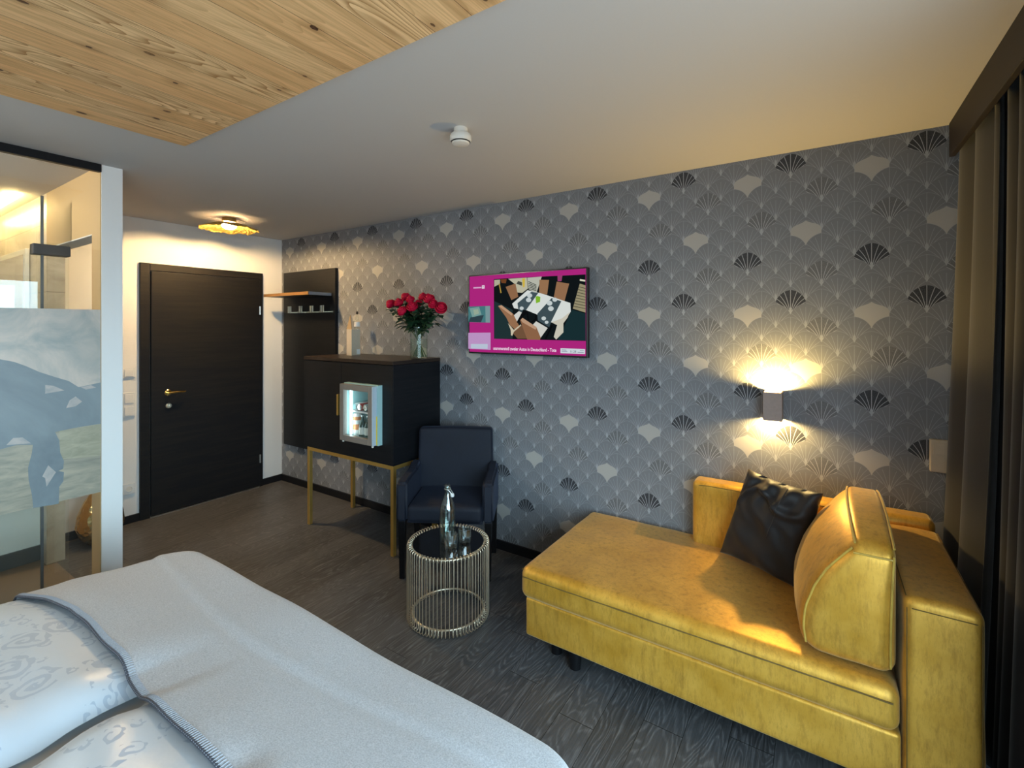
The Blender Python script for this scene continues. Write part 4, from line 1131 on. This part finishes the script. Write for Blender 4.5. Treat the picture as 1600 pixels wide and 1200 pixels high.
# armrest, right end
def armfn(p):
    q = p.copy(); q.y += .004 * nz(p, 6, 1) * (1 if p.y < 0 else 0); q.x += .004 * nz(p, 5, 7)
    if p.z > .2: q.z += .006 * (1 - (p.x / .1) ** 2)
    return q
AX0, AX1 = .212, .402
arm = obj('armrest', soft((AX1 - AX0) / 2, .343, .318, .026, 14, armfn, T((AX0 + AX1) / 2, 2.258, .410)), m_goldvelvet, so, True, angle=60)
g = bmesh.new()
for xx in (AX0 + .008, AX1 - .010):
    tube(g, [(xx, 1.9140 + .001 * math.sin(i), .10 + .60 * i / 24) for i in range(25)], .0016, 6)
    tube(g, [(xx, 1.935 + .64 * i / 20, .7285) for i in range(21)], .0016, 6)
tube(g, [(AX0 + .02 + (AX1 - AX0 - .04) * i / 10, 1.9135, .700) for i in range(11)], .0016, 6)
obj('arm_seam', g, m_seam, arm, True)
for (x, y) in ((-1.075, 2.03), (-.955, 1.985), (.12, 1.985), (-1.075, 2.62), (.12, 2.62)):
    g = bmesh.new(); lathe(g, [(0, 0), (.022, 0), (.026, .004), (.032, .112), (0, .112)], 20, (x, y, 0)); obj('leg', g, m_blackleg, so, True)

# wedge bolster leaning on the armrest
bo = thing('back_cushion', (.07, 2.25, .44), 'big gold velvet wedge cushion with piped edges leaning on the armrest', 'cushion')
Lp = [(.440, -.040), (.47, -.058), (.53, -.066), (.60, -.058), (.68, -.030), (.75, .008), (.80, .048), (.84, .082), (.88, .10)]
def interp(tab, z):
    if z <= tab[0][0]: return tab[0][1]
    for (a, b), (c, d_) in zip(tab[:-1], tab[1:]):
        if z <= c: return b + (d_ - b) * (z - a) / (c - a)
    return tab[-1][1]
def wedge(p):
    # p.x in [-1,1]*hx, p.z in [-1,1]*hz
    hx, hy, hz = .12, .315, .205
    z = .445 + (p.z + hz) * 1.0
    fy = (p.y / hy)
    z += (.040 * (1 - fy * fy) + .020 * (fy + 1) * .5) * max(0, (p.z + hz) / (2 * hz)) ** 2
    L = interp(Lp, .445 + (p.z + hz)) - .012 * (1 - fy * fy); Rr = .200
    u = (p.x + hx) / (2 * hx)
    L -= .030 * (1 - fy * fy) * math.sin(math.pi * (p.z + hz) / (2 * hz))
    return Vector((L + (Rr - L) * u, 2.250 + p.y - .014 * (1 if p.y < 0 else 0) * (1 - (2 * u - 1) ** 2) * math.sin(math.pi * (p.z + hz) / (2 * hz)) + .010 * math.sin(3 * p.z / hz) * 0, z + .002 * nz(p, 14)))
body = obj('cushion_cover', soft(.12, .315, .205, .046, 14, wedge), m_goldvelvet, bo, True, angle=80)
g = bmesh.new()
def wp(x, y, z): return wedge(Vector((x, y, z)))
hx, hy, hz = .12, .315, .205
e1 = [(-hx + .010, -hy + .013, -hz + .03 + (2 * hz - .05) * i / 16) for i in range(17)]
e2 = [(hx - .016, -hy + .007, -hz + .03 + (2 * hz - .05) * i / 16) for i in range(17)]
e3 = [(-hx + .012, -hy + .02 + (2 * hy - .04) * i / 20, hz - .006) for i in range(21)]
e4 = [(hx - .014, -hy + .02 + (2 * hy - .04) * i / 20, hz - .004) for i in range(21)]
e5 = [(-hx + .03 + (2 * hx - .05) * i / 8, -hy + .005, hz - .030) for i in range(9)]
for e in (e1, e2, e3, e4, e5): tube(g, [wp(*p_) for p_ in e], .0038, 8)
obj('piping', g, m_piping, body, True)

# black pillow
pw = thing('throw_pillow', (-.22, 2.48, .44), 'creased black satin throw pillow on the yellow sofa', 'pillow')
c00, c10, c11, c01 = Vector((-.425, 2.53, .455)), Vector((-.090, 2.36, .452)), Vector((.002, 2.40, .868)), Vector((-.300, 2.545, .885))
nrm = (c10 - c00).cross(c01 - c00).normalized()
def pil(p):
    u, v = (p.x + 1) / 2, (p.y + 1) / 2
    base_ = c00 * (1 - u) * (1 - v) + c10 * u * (1 - v) + c11 * u * v + c01 * (1 - u) * v
    cen = (c00 + c10 + c11 + c01) / 4
    ex, ey = abs(p.x), abs(p.y)
    pin = 1 - .07 * ((1 - ex ** 2) * ey ** 3 + (1 - ey ** 2) * ex ** 3)
    base_ = cen + (base_ - cen) * pin
    th = .066 * ((1 - ex ** 2.4) * (1 - ey ** 2.4)) ** .42 + .004
    side = 1 if p.z > 0 else -1
    cr = .016 * noise.noise(Vector((p.x * 1.8, p.y * 2.4 + p.x * 1.2, 3.0))) * (1 - ex ** 6) + .030 * max(0, 1 - abs(p.y - .62 + .30 * p.x * p.x + .18 * math.sin(4 * p.x)) / .13) * (1 - ex ** 4) + .013 * math.sin(11 * p.x + 7 * p.y + 3 * math.sin(5 * p.y)) * max(0, p.y + .1) * (1 - ex ** 4)
    return base_ + nrm * side * (th + (cr if side > 0 else 0))
b = bmesh.new(); n = 44
for side in (1, -1):
    gg = [[b.verts.new(pil(Vector((-1 + 2 * i / n, -1 + 2 * j / n, side)))) for j in range(n + 1)] for i in range(n + 1)]
    for i in range(n):
        for j in range(n):
            f = [gg[i][j], gg[i + 1][j], gg[i + 1][j + 1], gg[i][j + 1]]
            if side < 0: f.reverse()
            b.faces.new(f)
    if side > 0: top = gg
    else: bot = gg
per = lambda G: [G[i][0] for i in range(n)] + [G[n][j] for j in range(n)] + [G[i][n] for i in range(n, 0, -1)] + [G[0][j] for j in range(n, 0, -1)]
pa, pb = per(top), per(bot)
for k in range(len(pa)): b.faces.new((pa[k], pb[k], pb[(k + 1) % len(pa)], pa[(k + 1) % len(pa)]))
bmesh.ops.recalc_face_normals(b, faces=b.faces)
obj('pillow_cover', b, m_satin_black, pw, True, angle=180)
g = bmesh.new(); tube(g, [pil(Vector((.22 + .10 * i / 16, -.2 + 1.15 * i / 16, 1))) + nrm * .0005 for i in range(17)], .0016, 6); obj('centre_seam', g, plain('dark_brown_seam', (.030, .024, .022), .5), pw, True)

# ================================================================== BED
BX0, BX1, BY1, BY0 = -2.475, -.445, 1.005, -1.15
MZ = .535
bed = thing('double_bed', (-1.46, -.1, 0), 'wide double bed with white sheet under two duvets', 'bed')
obj('mattress', soft((BX1 - BX0) / 2 - .01, (BY1 - BY0) / 2 - .01, .11, .05, 10, None, T((BX0 + BX1) / 2, (BY0 + BY1) / 2, MZ - .115)), m_sheet, bed, True)
obj('bed_box', B(BX0 + .03, BX1 - .03, BY0, BY1 - .03, .06, MZ - .225, .01), plain('dark_bed_box', (.04, .038, .038), .7), bed)
obj('headboard', B(BX0 - .1, BX1 + .1, BY0 - .08, BY0, 0, 1.1, .02), plain('dark_headboard', (.03, .03, .035), .7), bed)
for x in (BX0 + .1, BX1 - .1):
    for y in (BY0 + .1, BY1 - .12):
        obj('leg', B(x - .03, x + .03, y - .03, y + .03, 0, .06), m_blackleg, bed)
GAPX = -1.562
def duvet_h(x, y):
    """height of duvet tops above the mattress, 0 in the gap"""
    def lump(x0, x1, top, e0=.10, e1=.10):
        if x <= x0 or x >= x1: return 0
        a = min(1, (x - x0) / e0); c = min(1, (x1 - x) / e1)
        sm = lambda t: math.sqrt(max(0, 1 - (1 - t) ** 2))
        return top * sm(a) * sm(c)
    h = max(lump(-2.50, -1.595, .080, .30, .14), lump(-1.530, -.43, .072, .10, .12))
    h *= 1 + .10 * noise.noise(Vector((x * 2.5, y * 2.0, 1.0)))
    if h > 0: h += .010 * noise.noise(Vector((x * 3.0 + y * 4, y * 9, 5.0))) + .006 * math.sin(x * 6 + y * 24 + 2 * noise.noise(Vector((x * 4, y * 3, 0))))
    return h
def blanket_z(x, y):
    h = duvet_h(x, min(y, .60)) * 1.0
    # near the foot the duvets thin out
    f = 1 - max(0, min(1, (y - .46) / .36)); f = f * f * (3 - 2 * f)
    gap = math.exp(-((x - GAPX) / .12) ** 2)
    hh = max(h, .050)if abs(x - GAPX) < .09 else h
    z = MZ + .022 + hh * f * .80 + .012 * noise.noise(Vector((x * 2.2, y * 3.1, 9)))
    z += .020 * math.exp(-((x + 1.02 - .10 * (y - .4)) / .035) ** 2) * max(0, min(1, (.62 - y) / .2)) - .018 * math.exp(-((x + 1.10 - .10 * (y - .4)) / .045) ** 2) * max(0, min(1, (.62 - y) / .2))
    z += .004 * math.exp(-((y - .86 + .04 * math.sin(x * 3)) / .02) ** 2) * (1 if x < -1.3 else .3) - .004 * math.exp(-((y - .83 + .04 * math.sin(x * 3)) / .02) ** 2)
    return z
def duvet(name, x0, x1, label):
    nx, ny = 60, 80; b = bmesh.new(); g = []
    for i in range(nx + 1):
        x = x0 + (x1 - x0) * i / nx; row = []
        for j in range(ny + 1):
            y = -.95 + (.985 + .95) * j / ny
            f = 1 - max(0, min(1, (y - .46) / .36)); f = f * f * (3 - 2 * f)
            z = MZ + .002 + duvet_h(x, min(y, .60)) * (1 if y < .44 else (.05 + .60 * f if y > .53 else .65 + .35 * (.53 - y) / .09))
            e = min(1, min(i, nx - i) / 3)
            row.append(b.verts.new((x, y, max(MZ - .02 * (1 - e), z))))
        g.append(row)
    for i in range(nx):
        for j in range(ny): b.faces.new((g[i][j], g[i + 1][j], g[i + 1][j + 1], g[i][j + 1]))
    bmesh.ops.recalc_face_normals(b, faces=b.faces)
    for f in b.faces:
        if f.normal.z < 0: f.normal_flip()
    o = obj(name, b, m_damask, None, True, angle=180); tag(o, label, 'duvet')
    return o
duvet('duvet', -2.470, -1.597, 'white damask satin duvet on the left half of the bed, further away')
duvet('duvet', -1.528, -.455, 'white damask satin duvet on the right half of the bed, nearest the camera')
# blanket across the foot
b = bmesh.new(); NX, NY = 150, 70; g = []
RAD = .04
x_lo, x_hi, y_hi = BX0 - .012, BX1 + .012, BY1 + .020
def wrap(s, edge, sign):
    """arc length s beyond an edge -> (offset outward, drop)"""
    if s <= 0: return 0, 0
    a = s / RAD
    if a < math.pi / 2: return RAD * math.sin(a), RAD * (1 - math.cos(a))
    return RAD, RAD + (s - RAD * math.pi / 2)
DROP = .22
for i in range(NX + 1):
    sx_ = (x_lo - DROP) + (x_hi - x_lo + 2 * DROP) * i / NX; row = []
    ex = 0
    for j in range(NY + 1):
        y_near = .518 - .055 * max(0, min(1, (-2.12 - sx_) / .3)) + .006 * math.sin(sx_ * 6 + .5) + .012 * noise.noise(Vector((sx_ * 5, 0, 0)))
        sy_ = y_near + (y_hi + DROP - y_near) * j / NY
        x, y = sx_, sy_; dz = 0
        if sx_ < x_lo + RAD: o_, d_ = wrap(x_lo + RAD - sx_, 0, 0); x = x_lo + RAD - o_; dz += d_
        if sx_ > x_hi - RAD: o_, d_ = wrap(sx_ - x_hi + RAD, 0, 0); x = x_hi - RAD + o_; dz += d_
        if sy_ > y_hi - RAD:
            o_, d_ = wrap(sy_ - y_hi + RAD, 0, 0); y = y_hi - RAD + o_; dz = max(dz, d_) if dz else d_
        # round the corners in plan
        cr_ = .14
        for cxx, sg in ((x_lo + cr_, -1), (x_hi - cr_, 1)):
            if (x - cxx) * sg > 0 and y > y_hi - cr_:
                vx, vy = (x - cxx), y - (y_hi - cr_)
                L_ = math.hypot(vx, vy)
                m_ = max(abs(vx), abs(vy))
                if L_ > 1e-6: x = cxx + vx * m_ / L_; y = y_hi - cr_ + vy * m_ / L_
        z = blanket_z(max(BX0, min(BX1, x)), min(y, BY1)) - dz
        if dz > .05:
            wv_ = .010 * math.sin(sx_ * 22) * min(1, (dz - .05) / .1)
            if sy_ > y_hi: y += abs(wv_)
        row.append(b.verts.new((x, y, z)))
    g.append(row)
for i in range(NX):
    for j in range(NY): b.faces.new((g[i][j], g[i + 1][j], g[i + 1][j + 1], g[i][j + 1]))
for f in b.faces: f.normal_update()
bmesh.ops.recalc_face_normals(b, faces=b.faces)
edge_pts = [v[0].co.copy() for v in g]
bl = obj('blanket', b, m_wool, None, True, angle=180); tag(bl, 'light grey wool blanket with dark whipstitched edge across the foot of the bed', 'blanket')
md = bl.modifiers.new('thickness', 'SOLIDIFY'); md.thickness = .006; md.offset = 1
g = bmesh.new(); tube(g, [p + Vector((0, -.002, .004)) for p in edge_pts], .0042, 6); obj('edge_cord', g, m_stitch, bl, True)
gs = bmesh.new(); L_ = 0; last = edge_pts[0]
acc = 0
for a_, c_ in zip(edge_pts[:-1], edge_pts[1:]):
    for k in range(2):
        p = a_.lerp(c_, k / 2)
        x, y = p.x, p.y + .016
        if not (BX0 < x < BX1): continue
        z2 = blanket_z(x, y) + .008
        tube(gs, [p + Vector((0, -.005, .006)), Vector((x + .002, p.y + .008, blanket_z(x, p.y + .008) + .0085)), Vector((x + .003, y, z2))], .0014, 4)
obj('whipstitch', gs, m_stitch2, bl, True)
